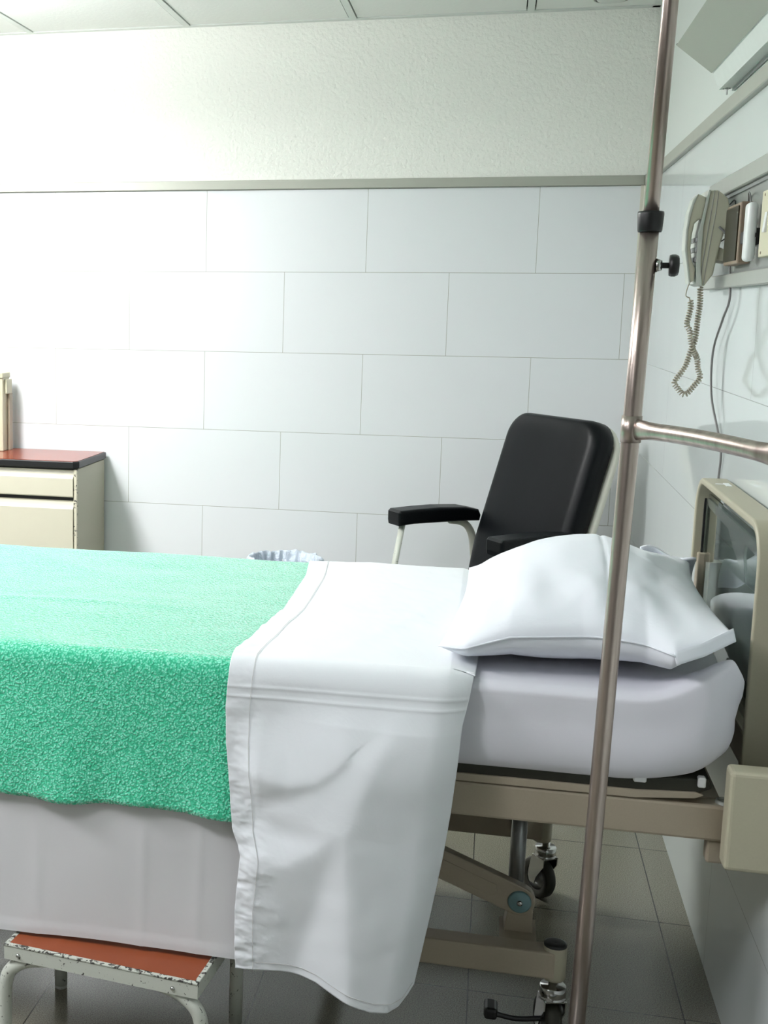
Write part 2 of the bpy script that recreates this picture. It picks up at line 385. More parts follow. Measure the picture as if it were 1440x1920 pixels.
# head panel
hb = B()
def hb_outline(y0, y1, z0, z1, r):
    pts = [(y0, z0)]
    for k in range(9): a = PI - k / 8 * PI / 2; pts.append((y0 + r + r * math.cos(a), z1 - r + r * math.sin(a)))
    for k in range(9): a = PI / 2 - k / 8 * PI / 2; pts.append((y1 - r + r * math.cos(a), z1 - r + r * math.sin(a)))
    pts.append((y1, z0)); return pts
outer = hb_outline(-2.582, -1.905, 0.56, 0.992, 0.075); inner = hb_outline(-2.568, -1.919, 0.56, 0.978, 0.062)
outer[-1] = (outer[-1][0], 0.808); inner[-1] = (inner[-1][0], 0.808)
t = bmesh.new(); XF, XB = -0.056, -0.008
rings = []
for (x, oi) in ((XF, 0), (XF, 1), (XB, 1), (XB, 0)):
    rings.append([t.verts.new((x, p[0], p[1])) for p in (outer if oi == 0 else inner)])
n = len(outer)
for a in range(4):
    b = (a + 1) % 4
    for k in range(n - 1): t.faces.new((rings[a][k], rings[a][k + 1], rings[b][k + 1], rings[b][k]))
for k in (0, n - 1): t.faces.new([rings[a][k] for a in range(4)])
bmesh.ops.recalc_face_normals(t, faces=t.faces[:])
ed = [e for e in t.edges if e.is_manifold and e.calc_face_angle(0) > 1.2]
bmesh.ops.bevel(t, geom=ed, offset=0.004, segments=3, affect='EDGES', profile=0.5)
for f in t.faces: f.smooth = True
merge(hb, t)
o = link('headboard', hb, M_beige, bed)
m = o.modifiers.new('ws', 'WEIGHTED_NORMAL')
hbo = o
bm = B(); box(bm, (-0.046, -1.935, 0.50), (-0.026, -1.905, 0.83), 0.003); link('headboard_post', bm, M_beige_d, bed)
bm = B(); box(bm, (-0.052, -2.575, 0.47), (-0.012, -2.535, 0.60), 0.004); link('headboard_post', bm, M_beige_d, bed)
for ya, yb_, zt_ in ((-1.926, -1.919, 0.965), (-2.568, -2.562, 0.90)):
    bm = B(); box(bm, (-0.040, ya, 0.60), (-0.036, yb_, zt_)); link('rubber_seal', bm, M_black, hbo)
bm = B(); box(bm, (-0.034, -2.567, 0.60), (-0.030, -1.920, 0.955)); link('perspex_panel', bm, M_perspex, hbo)
bm = B(); box(bm, (-0.048, -2.535, 0.58), (-0.014, -1.93, 0.64), 0.004); link('cross_rail', bm, M_beige_d, hbo)
# film strip with a torn flap
bm = B()
film = [(-1.94, 0.947), (-2.40, 0.944), (-2.55, 0.942), (-2.55, 0.922), (-2.36, 0.924), (-2.352, 0.905), (-2.385, 0.862), (-2.36, 0.868), (-2.266, 0.895), (-2.215, 0.912), (-2.19, 0.924), (-1.967, 0.930), (-1.94, 0.935)]
prism(bm, film, 0, -0.0365, -0.0362); o = link('protective_film', bm, M_film, hbo); o['label'] = 'torn clear protective film'
bm = B()
for z in (0.0,): box(bm, (-0.030, -2.10, 0.9915), (-0.020, -2.06, 0.9935)); box(bm, (-0.045, -2.075, 0.9915), (-0.030, -2.066, 0.9930))
o = link('tape_remnant', bm, M_white_pl, hbo); o['label'] = 'scrap of peeling tape on the top edge'
# corner bumper and side rails
bm = B(); box(bm, (-0.089, -2.685, 0.460), (-0.006, -2.640, 0.622), 0.007, 3); o = link('corner_bumper', bm, M_beige_l, bed)
bm = B(); box(bm, (-0.089, -1.82, 0.460), (-0.006, -1.775, 0.622), 0.007, 3); link('corner_bumper', bm, M_beige_l, bed)
for y0, y1 in ((-2.635, -2.60), (-1.86, -1.825)):
    bm = B(); box(bm, (-2.04, y0, 0.486), (-0.06, y1, 0.546), 0.005, 2); link('side_rail', bm, M_beige_d, bed)
for x0, x1 in ((-0.13, -0.085), (-2.04, -2.0)):
    bm = B(); box(bm, (x0, -2.60, 0.486), (x1, -1.86, 0.546), 0.003, 1); link('cross_rail', bm, M_beige_d, bed)
bm = B(); lathe(bm, [(0.009, 0.546), (0.009, 0.551), (0.014, 0.551), (0.015, 0.546)], (-0.082, -2.617, 0)); lathe(bm, [(0, 0.5472), (0.010, 0.5472)], (-0.082, -2.617, 0)); o = link('socket', bm, [M_panel_f], bed)
bm = B(); box(bm, (-0.106, -2.63, 0.447), (-0.066, -2.60, 0.487), 0.004); link('rail_bracket', bm, M_beige_d, bed)
# mattress deck
bm = B(); prism(bm, [(-2.02, 0.553), (-0.20, 0.553), (-0.13, 0.560), (-0.105, 0.572), (-0.11, 0.588), (-0.25, 0.584), (-2.02, 0.584)], 1, -2.632, -1.84, 0.004); link('mattress_deck', bm, M_blackrub, bed)
bm = B(); prism(bm, [(-1.9, 0.548), (-0.22, 0.548), (-0.13, 0.556), (-0.118, 0.562), (-0.13, 0.566), (-0.22, 0.561), (-1.9, 0.560)], 1, -2.637, -2.60, 0.001); link('deck_edge', bm, M_beige_d, bed)
for x, w in ((-0.215, 0.010), (-0.122, 0.006)):
    bm = B(); box(bm, (x - w, -2.640, 0.575), (x + w, -2.625, 0.586 if w > 0.008 else 0.592), 0.002, 1); o = link('retaining_clip', bm, M_white_pl, bed)
# foot end
bm = B(); prism(bm, hb_outline(-2.66, -1.80, 0.42, 0.86, 0.05), 0, -2.125, -2.08, 0.006); link('footboard', bm, M_beige, bed)
# lower chassis
CYn, CYf, CX = -2.49, -1.87, -0.318
for y in (CYn, CYf):
    zb = 0.147
    bm = B(); box(bm, (-1.80, y - 0.022, zb), (CX, y + 0.022, zb + 0.05), 0.004); link('chassis_rail', bm, M_beige_d, bed)
for x in (CX, -1.80):
    for y in (CYn, CYf):
        bm = B(); lathe(bm, [(0, 0.141), (0.019, 0.141), (0.0205, 0.146), (0.0205, 0.203), (0.019, 0.205), (0, 0.205)], (x, y, 0)); p = link('castor_post', bm, M_beige, bed)
        bm = B(); lathe(bm, [(0.020, 0.203), (0.020, 0.208), (0.016, 0.2095), (0, 0.2075)], (x, y, 0)); link('post_cap', bm, M_black, p)
for x in (-0.75, -1.6):
    bm = B(); box(bm, (x - 0.02, CYn + 0.02, 0.15), (x + 0.02, CYf - 0.02, 0.19), 0.003); link('chassis_cross_rail', bm, M_beige_d, bed)
def castor(x, y, ang, nm='castor'):
    c = Matrix.Translation((x, y, 0)) @ Matrix.Rotation(ang, 4, 'Z')
    r = 0.047; off = 0.018
    bm = B(); lathe(bm, [(0, 0.142), (0.009, 0.142), (0.009, 0.128), (0.022, 0.128), (0.0235, 0.126), (0.0235, 0.112), (0.022, 0.109), (0.024, 0.107), (0.024, 0.104), (0.02, 0.102), (0, 0.102)], (0, 0, 0))
    for s in (-1, 1):
        pr = [(-0.020, 0.104), (0.020, 0.104), (0.026, 0.085), (off + 0.014, r + 0.004), (off + 0.008, r - 0.010), (off - 0.008, r - 0.010), (off - 0.014, r + 0.008), (-0.018, 0.085)]
        prism(bm, pr, 1, s * 0.019 - 0.0012, s * 0.019 + 0.0012)
    box(bm, (-0.018, -0.019, 0.100), (0.022, 0.019, 0.1045), 0.001, 1)
    bm.transform(c); f = link(nm, bm, M_chrome, bed)
    bm = B(); lathe(bm, [(0.028, -0.010), (0.036, -0.014), (0.043, -0.0135), (r, -0.008), (r, 0.008), (0.043, 0.0135), (0.036, 0.014), (0.028, 0.010)], (off, 0, r), 40, (0, 1, 0))
    bm.transform(c); link('tyre', bm, M_blackrub, f)
    bm = B(); lathe(bm, [(0, -0.013), (0.010, -0.013), (0.014, -0.009), (0.029, -0.009), (0.029, 0.009), (0.014, 0.009), (0.010, 0.013), (0, 0.013)], (off, 0, r), 32, (0, 1, 0))
    bm.transform(c); link('wheel_hub', bm, M_cyl, f)
castor(CX + 0.009, CYf, math.radians(127)); castor(CX, CYn, math.radians(105)); castor(-1.80, CYf, 2.0); castor(-1.80, CYn, 2.6)
bm = B(); tube(bm, catmull([(CX - 0.015, CYn, 0.060), (CX - 0.06, CYn - 0.005, 0.055), (CX - 0.10, CYn - 0.01, 0.062)], 5), 0.005, 8); box(bm, (CX - 0.118, CYn - 0.03, 0.058), (CX - 0.094, CYn + 0.012, 0.080), 0.006)
link('brake_pedal', bm, M_black, bed)
# lifting linkage
AY = -2.43
bm = B()
a = math.atan2(0.10, 0.26)
def arm_pt(s, h): return (-0.382 - s * math.cos(a) - h * math.sin(a), 0.255 + s * math.sin(a) - h * math.cos(a))
out = [arm_pt(0.9, 0.027), arm_pt(0.9, -0.027)]
cap = []
for k in range(9):
    th = PI / 2 - k / 8 * PI
    cap.append(arm_pt(-0.028 * math.cos(th), -0.028 * math.sin(th)))
prism(bm, out + cap, 1, AY - 0.012, AY + 0.012, 0.003); arm = link('lifting_arm', bm, M_beige_d, bed)
bm = B(); prism(bm, [arm_pt(0.9, 0.013), arm_pt(0.9, -0.011), arm_pt(0.05, -0.011), arm_pt(0.042, 0.001), arm_pt(0.05, 0.013)], 1, AY - 0.0135, AY - 0.011, 0.001); link('pressed_rib', bm, M_beige_d, arm)
bm = B(); lathe(bm, [(0, -0.006), (0.006, -0.006), (0.0075, -0.0045), (0.018, -0.004), (0.021, -0.001), (0.021, 0.004), (0, 0.004)], (-0.382, AY - 0.013, 0.255), 32, (0, 1, 0)); bm_o = link('pivot_cap', bm, M_teal, arm)
bm = B(); lathe(bm, [(0, -0.003), (0.0035, -0.003), (0.0055, -0.001), (0.0055, 0.002)], (-0.382, AY - 0.0195, 0.255), 16, (0, 1, 0)); link('pivot_bolt', bm, M_chrome, arm)
bm = B(); prism(bm, [(-0.408, 0.192), (-0.356, 0.192), (-0.358, 0.25), (-0.40, 0.25)], 1, AY - 0.010, AY + 0.045, 0.002); box(bm, (-0.415, CYn - 0.02, 0.188), (-0.350, AY + 0.045, 0.196)); link('pivot_bracket', bm, M_beige_d, bed)
bm = B(); cyl(bm, (-0.388, -2.36, 0.19), (-0.386, -2.36, 0.44), 0.0145); link('lifting_column', bm, M_cyl, bed)
bm = B(); cyl(bm, (-0.386, -2.345, 0.372), (-0.386, -2.10, 0.372), 0.026, 32); box(bm, (-0.40, -2.34, 0.37), (-0.372, -2.12, 0.44), 0.003); box(bm, (-1.9, -2.34, 0.43), (-0.30, -2.30, 0.475), 0.004); box(bm, (-0.9, -2.30, 0.44), (-0.36, -2.0, 0.487), 0.003)
link('upper_chassis', bm, M_beige_d, bed)

# ------------------------------------------------------------------ mattress in its fitted sheet
def mattress():
    bm = B(); X0, X1, Z0, Z1 = -2.06, -0.068, 0.578, 0.727
    NU, NV = 150, 64
    cx, cy = (X0 + X1) / 2, (BY0 + BY1) / 2; hx, hy = (X1 - X0) / 2, (BY1 - BY0) / 2
    # plan outline (rounded rectangle), then cross section rings
    def plan(t):
        r = 0.07; per = []
        seg = [(-hx + r, -hy), (hx - r, -hy), (hx, -hy + r), (hx, hy - r), (hx - r, hy), (-hx + r, hy), (-hx, hy - r), (-hx, -hy + r)]
        L1, L2, La = 2 * (hx - r), 2 * (hy - r), r * PI / 2
        tot = 2 * (L1 + L2) + 4 * La; s = t * tot
        for kind, ln, ctr, a0, p0, d in (('l', L1, None, 0, seg[0], (1, 0)), ('a', La, (hx - r, -hy + r), -PI / 2, None, None), ('l', L2, None, 0, seg[2], (0, 1)),
                ('a', La, (hx - r, hy - r), 0, None, None), ('l', L1, None, 0, seg[4], (-1, 0)), ('a', La, (-hx + r, hy - r), PI / 2, None, None),
                ('l', L2, None, 0, seg[6], (0, -1)), ('a', La, (-hx + r, -hy + r), PI, None, None)):
            if s <= ln or (ctr == (-hx + r, -hy + r)):
                if kind == 'l':
                    nrm = (d[1], -d[0]); return (p0[0] + d[0] * s, p0[1] + d[1] * s), nrm
                an = a0 + s / r; return (ctr[0] + r * math.cos(an), ctr[1] + r * math.sin(an)), (math.cos(an), math.sin(an))
            s -= ln
    prof = [(-t, Z1) for t in (1.0, 0.75, 0.5, 0.3, 0.15, 0.05)] + [(0.062, Z1), (0.045, Z1), (0.032, Z1)]  # (inset, z); negative: share of the way to the middle line
    for k in range(9):
        q = k / 8 * PI / 2; prof.append((0.022 * (1 - math.sin(q)) , Z1 - 0.022 * (1 - math.cos(q)) if False else Z1 - 0.022 + 0.022 * math.cos(q)))
    prof += [(0.0, 0.695), (0.002, 0.68), (0.001, 0.66), (0.0, 0.64), (0.001, 0.62), (0.004, 0.60), (0.012, 0.585), (0.024, 0.578), (0.06, 0.576)]
    rows = []
    N = 340
    for i in range(N):
        p, nr = plan(i / N)
        wx, wy = cx + p[0], cy + p[1]
        col = []
        head = max(0.0, (wx + 0.26) / 0.20); head = min(1, head) ** 2
        for (ins, z) in prof:
            bot = max(0, min(1, (0.70 - z) / 0.12))
            z2 = z + bot * head * 0.048 + (0.010 * math.exp(-((z - 0.722) / 0.01) ** 2)) * 0.0
            i2 = ins + bot * head * 0.012 - 0.0025 * math.exp(-((z - 0.716) / 0.006) ** 2)
            wr = 0.004 * fbm(wx * 5, wy * 5, z * 12) * (0.4 + head)
            # pulled pleats at the head corner
            wr += 0.002 * head * math.sin((z - 0.6) * 40 + wx * 30 + wy * 20)
            if ins < 0:
                bx, by = wx - nr[0] * 0.062, wy - nr[1] * 0.062; tx = max(X0 + 0.43, min(X1 - 0.43, bx)); px, py = bx + (tx - bx) * -ins, by + (cy - by) * -ins
                wr = 0.003 * fbm(px * 5, py * 5, 1)
            else: px, py = wx - nr[0] * (i2 - wr), wy - nr[1] * (i2 - wr)
            # the sheet pulled up against the head panel at the near corner
            pa = smooth01((px + 0.25) / 0.17) ** 1.6 * math.exp(-((py - BY0 - 0.02) / 0.075) ** 2) * max(0.0, min(1.0, (z - 0.645) / 0.07)) * (1 - 0.35 * smooth01((px + 0.09) / 0.025))
            z2 += 0.062 * pa
            pl_ = math.exp(-((px + 0.125 + 0.35 * (z - 0.70)) / 0.012) ** 2) + 0.7 * math.exp(-((px + 0.165 + 0.8 * (z - 0.70)) / 0.014) ** 2)
            if nr[1] < -0.3 and ins >= 0: py -= 0.004 * pl_ * max(0.0, min(1.0, (z - 0.60) / 0.06))
            col.append(bm.verts.new((px, py, z2 + 0.5 * wr)))
        rows.append(col)
    for i in range(N):
        j = (i + 1) % N
        for k in range(len(prof) - 1):
            f = bm.faces.new((rows[i][k + 1], rows[j][k + 1], rows[j][k], rows[i][k])); f.smooth = True
    f = bm.faces.new([r[-1] for r in rows][::-1]); bmesh.ops.remove_doubles(bm, verts=[r[0] for r in rows], dist=0.0005)
    bmesh.ops.recalc_face_normals(bm, faces=bm.faces[:])
    return bm
mat = thing('mattress', 'thick mattress in a tight white fitted sheet lying on the hospital bed', 'mattress', (-1.06, -2.23, 0.578))
link('fitted_sheet', mattress(), M_fitted, mat, smooth=True)
# ------------------------------------------------------------------ draped cloths
ZB = 0.735
def drape_path(y_far, z_far, y_near, z_near, ztop, r=0.03, lean=0.0):
    """returns f(t)->(y,z), t 0..1 by arc length, far hem to near hem over the top of the bed"""
    pts = [Vector((y_far, z_far))]
    for k in range(7):
        q = k / 6 * PI / 2; pts.append(Vector((y_far - r + r * math.cos(q), ztop - r + r * math.sin(q))))
    pts[1:] = [Vector((y_far - r + r * math.cos(k / 6 * PI / 2), ztop - r + r * math.sin(k / 6 * PI / 2))) for k in range(7)]
    pts += [Vector((y_near + r - r * math.sin(k / 8 * PI / 2), ztop - r + r * math.cos(k / 8 * PI / 2))) for k in range(9)]
    pts += [Vector((y_near - lean, z_near))]
    cum = [0]
    for a, b in zip(pts, pts[1:]): cum.append(cum[-1] + (b - a).length)
    def f(t):
        s = t * cum[-1]
        for i in range(len(pts) - 1):
            if s <= cum[i + 1] or i == len(pts) - 2:
                k = (s - cum[i]) / max(1e-9, cum[i + 1] - cum[i]); p = pts[i].lerp(pts[i + 1], min(1, k)); return p.x, p.y
    return f, cum[-1]
sheet = thing('top_sheet', 'white top sheet hanging below the green blanket, its wide cuff folded over the blanket', 'sheet', (-1.2, -2.25, 0.73))
# long side drop under the blanket
bm = B()
def sd(u, v):
    x = -2.05 + 1.47 * u; zb = 0.207 + 0.004 * math.sin(x * 5) + 0.003 * fbm(x * 3, 0)
    z = 0.698 + (zb - 0.698) * v
    y = BY0 - 0.010 - 0.010 * v + 0.009 * fbm(x * 1.7, z * 1.4, 3) - 0.018 * v * v
    for cxr in (-1.225, -1.03, -0.93): y -= 0.0022 * math.exp(-abs(x - cxr) / 0.004) * min(1, v * 3)
    if v > 0.96: y -= 0.0015
    return (x, y, z)
grid(bm, 190, 70, sd, flip=False); o = link('side_drop', bm, M_thin, sheet)
# blanket
bl = B()
fpath, Lp = drape_path(BY1 + 0.018, 0.47, BY0 - 0.022, 0.462, ZB, 0.032, 0.014)
def blf(u, v):
    x = -2.07 + 1.27 * u; y, z = fpath(v)
    near = max(0.0, (ZB - z) / 0.27) if y < -2.3 else 0.0
    w = 0.010 * fbm(x * 2.2, z * 2.0, 1) * near + 0.004 * math.sin(x * 21 + 1.3) * near ** 2 + 0.004 * math.sin(x * 47) * near ** 3
    if near > 0.9: z += 0.005 * fbm(x * 6, 2.2) + 0.003 * math.sin(x * 17)
    if near == 0.0 and y < BY1: z += 0.004 * fbm(x * 3, y * 4, 5) + 0.0025 * math.exp(-((y + 2.36 - 0.03 * math.sin(x * 4)) / 0.015) ** 2) * max(0, min(1, (-1.0 - x) * 4))
    return (x, y - w, z)
grid(bl, 180, 150, blf, flip=False); o = link('blanket', bl, M_fleece)
tag(o, 'mint green fleece blanket spread over the bed, its edge hanging on the near side', 'blanket'); solid(o, 0.004, 1)

# ---- folded cuff of the sheet: top part, bend, and long hanging front with soft folds
ZS = 0.745
L_edge = [(0.722, -0.880), (0.66, -0.884), (0.60, -0.882), (0.52, -0.874), (0.45, -0.868), (0.405, -0.852), (0.36, -0.856), (0.31, -0.860), (0.24, -0.859), (0.18, -0.856)]
R_edge = [(0.735, -0.482), (0.70, -0.488), (0.66, -0.496), (0.59, -0.501), (0.51, -0.508), (0.435, -0.517), (0.34, -0.532), (0.263, -0.545), (0.20, -0.556), (0.14, -0.575)]
bot_u = [(0.0, 0.198), (0.05, 0.199), (0.26, 0.204), (0.47, 0.202), (0.62, 0.190), (0.80, 0.175), (0.90, 0.174), (0.95, 0.182), (1.0, 0.215)]
L_edge = sorted(L_edge); R_edge = sorted(R_edge)
def seg_d(p, a, b):
    ab = b - a; t = max(0, min(1, (p - a).dot(ab) / ab.length_squared)); c = a + ab * t; d = p - c
    return d.length, (1 if ab.x * d.y - ab.y * d.x > 0 else -1), t
def polyd(p, pts):
    best = (9, 1, 0); n = len(pts) - 1
    for i in range(n):
        d, s, t = seg_d(p, pts[i], pts[i + 1])
        if d < best[0]: best = (d, s, (i + t) / n)
    return best
def V2(l): return [Vector(p) for p in l]
CRK = V2([(-0.500, 0.76), (-0.538, 0.752), (-0.617, 0.617), (-0.661, 0.502), (-0.669, 0.472), (-0.666, 0.406), (-0.659, 0.311), (-0.655, 0.215), (-0.654, 0.13)])
CR3 = V2([(-0.85, 0.375), (-0.807, 0.392), (-0.765, 0.406), (-0.725, 0.433), (-0.689, 0.469)])
CR4 = V2([(-0.85, 0.56), (-0.818, 0.549), (-0.771, 0.544), (-0.725, 0.556), (-0.696, 0.579), (-0.681, 0.594)])
def tent(d, w, e): return max(0.0, 1 - (math.sqrt(d * d + e * e) - e) / w)
def smax(vals, k=0.0035):
    m = max(vals); return m + k * math.log(sum(math.exp((v - m) / k) for v in vals))
def folds(x, z):
    p = Vector((x, z))
    d, s, t = polyd(p, CRK)
    hk = (0.050 * smooth01((0.775 - z) / 0.22)) * tent(d, 0.22 if s > 0 else 0.17 - 0.075 * smooth01((0.50 - z) / 0.10), 0.012)
    d3, s3, t3 = polyd(p, CR3)
    h3 = (0.022 + 0.14 * max(0, min(0.16, x + 0.85))) * smooth01((x + 0.88) / 0.06) * tent(d3, 0.085 if s3 > 0 else 0.20, 0.012)
    d4, s4, t4 = polyd(p, CR4)
    h4 = (0.022 + 0.10 * max(0, x + 0.85)) * smooth01((x + 0.88) / 0.06) * tent(d4, 0.10 if s4 > 0 else 0.060, 0.010)
    return smax((0.0, hk, h3, h4)) - 0.0049
def crumple(x, z, xl):
    d = x - xl; h = 0.0
    k = math.exp(-(d / 0.05) ** 2)
    h += (0.0032 * k * fbm(d * 14, z * 26, 4) + 0.0022 * k * fbm(d * 30, z * 60, 9)) * (0.6 + smooth01((0.62 - z) / 0.2) * 0.7)
    return h
def cuff(u, v):
    # v: 0 far hem .. 0.45 near bend .. 1 bottom
    if v < 0.04:
        q = v / 0.04; y = BY1 + 0.028; z = 0.60 + (ZS - 0.03 - 0.60) * q; x0, x1 = -0.868, -0.50
        return Vector((x0 + (x1 - x0) * u, y, z))
    if v < 0.42:
        q = (v - 0.04) / 0.38; yn = BY0 + 0.00
        y = BY1 + 0.02 + (yn - BY1 - 0.02) * q
        x0 = sinterp([(-2.66, -0.880), (-2.50, -0.868), (-2.30, -0.850), (-2.05, -0.852), (-1.78, -0.870)], y)
        x1 = interp([(-2.66, -0.480), (-2.45, -0.475), (-1.78, -0.46)], y)
        x = x0 + (x1 - x0) * u
        z = ZS - 0.028 * math.exp(-((y - BY1 - 0.02) / 0.018) ** 2) + 0.002 * fbm(x * 6, y * 6)
        k = math.exp(-((x - x0) / 0.06) ** 2); z += 0.003 * k * fbm(x * 20, y * 24, 2)
        z -= 0.012 * max(0, min(1, (x + 0.52) / 0.05))
        z += 0.0009 * math.exp(-((x + 0.60 - 0.35 * (y + 2.3)) / 0.016) ** 2) + 0.0012 * fbm(x * 16 + y * 5, y * 9, 3)
        return Vector((x, y, z))
    q = (v - 0.42) / 0.58
    zb = interp(bot_u, u)
    # bend
    if q < 0.10:
        a = q / 0.10 * PI / 2; rr = 0.040
        y = BY0 - rr * math.sin(a); z = ZS - rr + rr * math.cos(a)
        z -= 0.012 * max(0, min(1, (interp(L_edge, z) * (1 - u) + interp(R_edge, z) * u + 0.52) / 0.05)) * (1 - q * 10)
    else:
        s = (q - 0.10) / 0.90; zt = ZS - 0.040; z = zt + (zb - zt) * s; y = BY0 - 0.040 - 0.010 * s
    x0, x1 = interp(L_edge, z), interp(R_edge, z); x = x0 + (x1 - x0) * u
    w = min(1, q / 0.2)
    h = folds(x, z) * w + crumple(x, z, x0) * min(1, q * 6 + 0.3) + 0.003 * fbm(x * 7, z * 7, 8) * w
    for zc in (0.700, 0.683): h += 0.0016 * math.exp(-((z - zc - 0.012 * (x + 0.7)) / 0.0022) ** 2)
    # right edge curls back to the mattress
    e = max(0, (u - 0.86) / 0.14); h -= 0.022 * e * e
    return Vector((x, y - h, z))
bm = B(); grid(bm, 230, 420, lambda u, v: cuff(u, v)); o = link('folded_cuff', bm, M_sheet, sheet); solid(o, 0.0012, 1); cuffo = o
# stitched hems on the cuff
bm = B()
def on(u, v, off=0.0012):
    p = cuff(u, v); e = 1e-3
    du = cuff(min(1, u + e), v) - p; dv = cuff(u, min(1, v + e)) - p; n = du.cross(dv)
    if n.length > 0: n.normalize()
    if n.z - n.y < 0: n = -n
    return p + n * off
for seq in ([(0.105, 0.05 + 0.948 * k / 220) for k in range(221)], [(0.105 + 0.88 * k / 90, 0.984) for k in range(91)]):
    P3 = [on(*q, off=-0.0002) for q in seq]; P4 = [on(*q, off=0.0014) for q in seq]
    tube(bm, P4, 0.00042, 5); 
o = link('hem_stitching', bm, M_stitch, cuffo)

# ------------------------------------------------------------------ pillow
bm = B()
near_y = [(0, -2.60), (0.1, -2.63), (0.5, -2.625), (0.72, -2.645), (0.80, -2.685), (0.9, -2.66), (1.0, -2.62)]
near_z = [(0, 0.766), (0.08, 0.770), (0.25, 0.796), (0.55, 0.807), (0.66, 0.806), (0.80, 0.799), (1.0, 0.826)]
def seam(u, v):
    x0 = -0.542 + 0.035 * v; x1 = -0.092 + 0.03 * v
    yn, zn = interp(near_y, u), interp(near_z, u)
    yf = -1.93 - 0.02 * math.sin(u * PI); zf = interp([(0, 0.77), (0.6, 0.80), (1, 0.818)], u)
    x = x0 + (x1 - x0) * u - 0.02 * math.sin(v * PI) * (u - 0.5) * 2 * (1 if u > .5 else 0.6)
    return Vector((x, yn + (yf - yn) * v, zn + (zf - zn) * v))
def puff(u, v, top):
    e = (max(0, math.sin(PI * min(1, u * 1.0) ** 0.92)) ** 0.62) * (max(0, math.sin(PI * v)) ** 0.60)
    p = seam(u, v)
    if top:
        z = p.z + 0.108 * e * (1 - 0.25 * max(0, u - 0.6) / 0.4)
        # creases radiating from the corners, pressed fold line across the middle
        z += 0.004 * fbm(p.x * 9, p.y * 7, 2) * min(1, e * 3)
        z -= 0.004 * math.exp(-abs(u - 0.60 + 0.03 * v) / 0.008) * min(1, e * 2)
        z += 0.010 * math.exp(-((u - 0.90 + 0.25 * (1 - v)) / 0.05) ** 2) * (v if v < 0.5 else 1) * (1 - v) * 1.2
        z += 0.006 * math.sin((u - 0.3) * 30 + v * 9) * math.exp(-((v - 0.12) / 0.1) ** 2) * e
        return Vector((p.x, p.y, z))
    e2 = (max(0, math.sin(PI * min(1, u))) ** 0.5) * (max(0, math.sin(PI * v)) ** 0.4)
    z = max(0.748 if p.x < -0.47 else 0.7325, p.z - 0.085 * e2)
    k = min(1, 0.04 + 0)
    return Vector((p.x, p.y + 0.0, z))
NUp, NVp = 110, 120
grid(bm, NUp, NVp, lambda u, v: puff(u, v, True)); grid(bm, NUp, NVp, lambda u, v: puff(u, v, False), flip=True)
bmesh.ops.remove_doubles(bm, verts=bm.verts[:], dist=0.0002)
tube(bm, [seam(k / 60, 0.0) + Vector((0, -0.0005, 0)) for k in range(49)], 0.0018, 6)
pil = thing('pillow', 'plump white pillow lying at the head end of the hospital bed', 'pillow', (-0.32, -2.27, 0.74))
link('pillowcase', bm, M_pillow, pil)
# open hem band of the pillowcase along the head side
bm = B()
def hem(u, v):
    # u from near tip to near head corner and on to the far corner, v across the band
    path = [Vector((-0.180, -2.690, 0.786)), Vector((-0.14, -2.672, 0.798)), Vector((-0.088, -2.625, 0.814))]
    s = u * 2; i = min(1, int(s)); p = path[i].lerp(path[i + 1], s - i)
    return p + Vector((0.0, 0.0, 0.019 * v)) + Vector((-0.004, 0.008, 0)) * v
grid(bm, 20, 4, hem); o = link('pillowcase_hem', bm, M_pillow, pil); solid(o, 0.004, 0)
bm = B()
def ear(u, v):
    x = -0.165 + 0.105 * u; z = 0.845 - 0.02 * u - 0.065 * v; y = -1.985 + 0.045 * v + 0.02 * math.sin(u * 5)
    return (x, y - 0.01 * math.sin(v * 4 + u * 3), z + 0.006 * math.sin(u * 8))
grid(bm, 16, 12, ear); o = link('pillowcase_flap', bm, M_pillow, pil); solid(o, 0.005, 0)

# ------------------------------------------------------------------ drip stand
st = thing('drip_stand', 'scratched steel pole stand with a black collar standing in front of the bed', 'pole stand', (-0.306, -2.82, 0), 0)
def pp(z): return Vector((-0.3065 + 0.022 * z, -2.80 - 0.0 * z, z))
bm = B(); tube(bm, [pp(0.02), pp(0.6), pp(1.2), pp(1.452)], 0.0127, 28); pole = link('pole', bm, M_pole, st)
bm = B(); tube(bm, [pp(1.40), pp(1.8), pp(2.15)], 0.0104, 24)
for s in (-1, 1): tube(bm, catmull([pp(2.15), pp(2.15) + Vector((s * 0.05, 0, 0.01)), pp(2.15) + Vector((s * 0.09, 0, 0)), pp(2.15) + Vector((s * 0.10, 0, 0.03))], 6), 0.004, 8)
link('telescopic_pole', bm, M_pole, st)
bm = B(); c = pp(1.446); lathe(bm, [(0.0128, -0.014), (0.0155, -0.0145), (0.0165, -0.012), (0.0178, 0.010), (0.0172, 0.0135), (0.0105, 0.0145)], c, 36); link('collar', bm, M_black, st)
c = pp(1.386)
bm = B(); cyl(bm, c + Vector((0.012, -0.002, 0)), c + Vector((0.020, -0.002, 0)), 0.011, 6, 0.008); k = link('clamp_nut', bm, M_chrome, st)
bm = B(); cyl(bm, c + Vector((0.018, -0.002, 0)), c + Vector((0.034, -0.002, 0)), 0.004, 12)
lathe(bm, [(0, -0.001), (0.014, 0.0), (0.0152, 0.003), (0.0152, 0.008), (0.013, 0.012), (0, 0.012)], c + Vector((0.030, -0.002, 0)), 8, (1, 0, 0)); link('clamp_knob', bm, M_black, st)
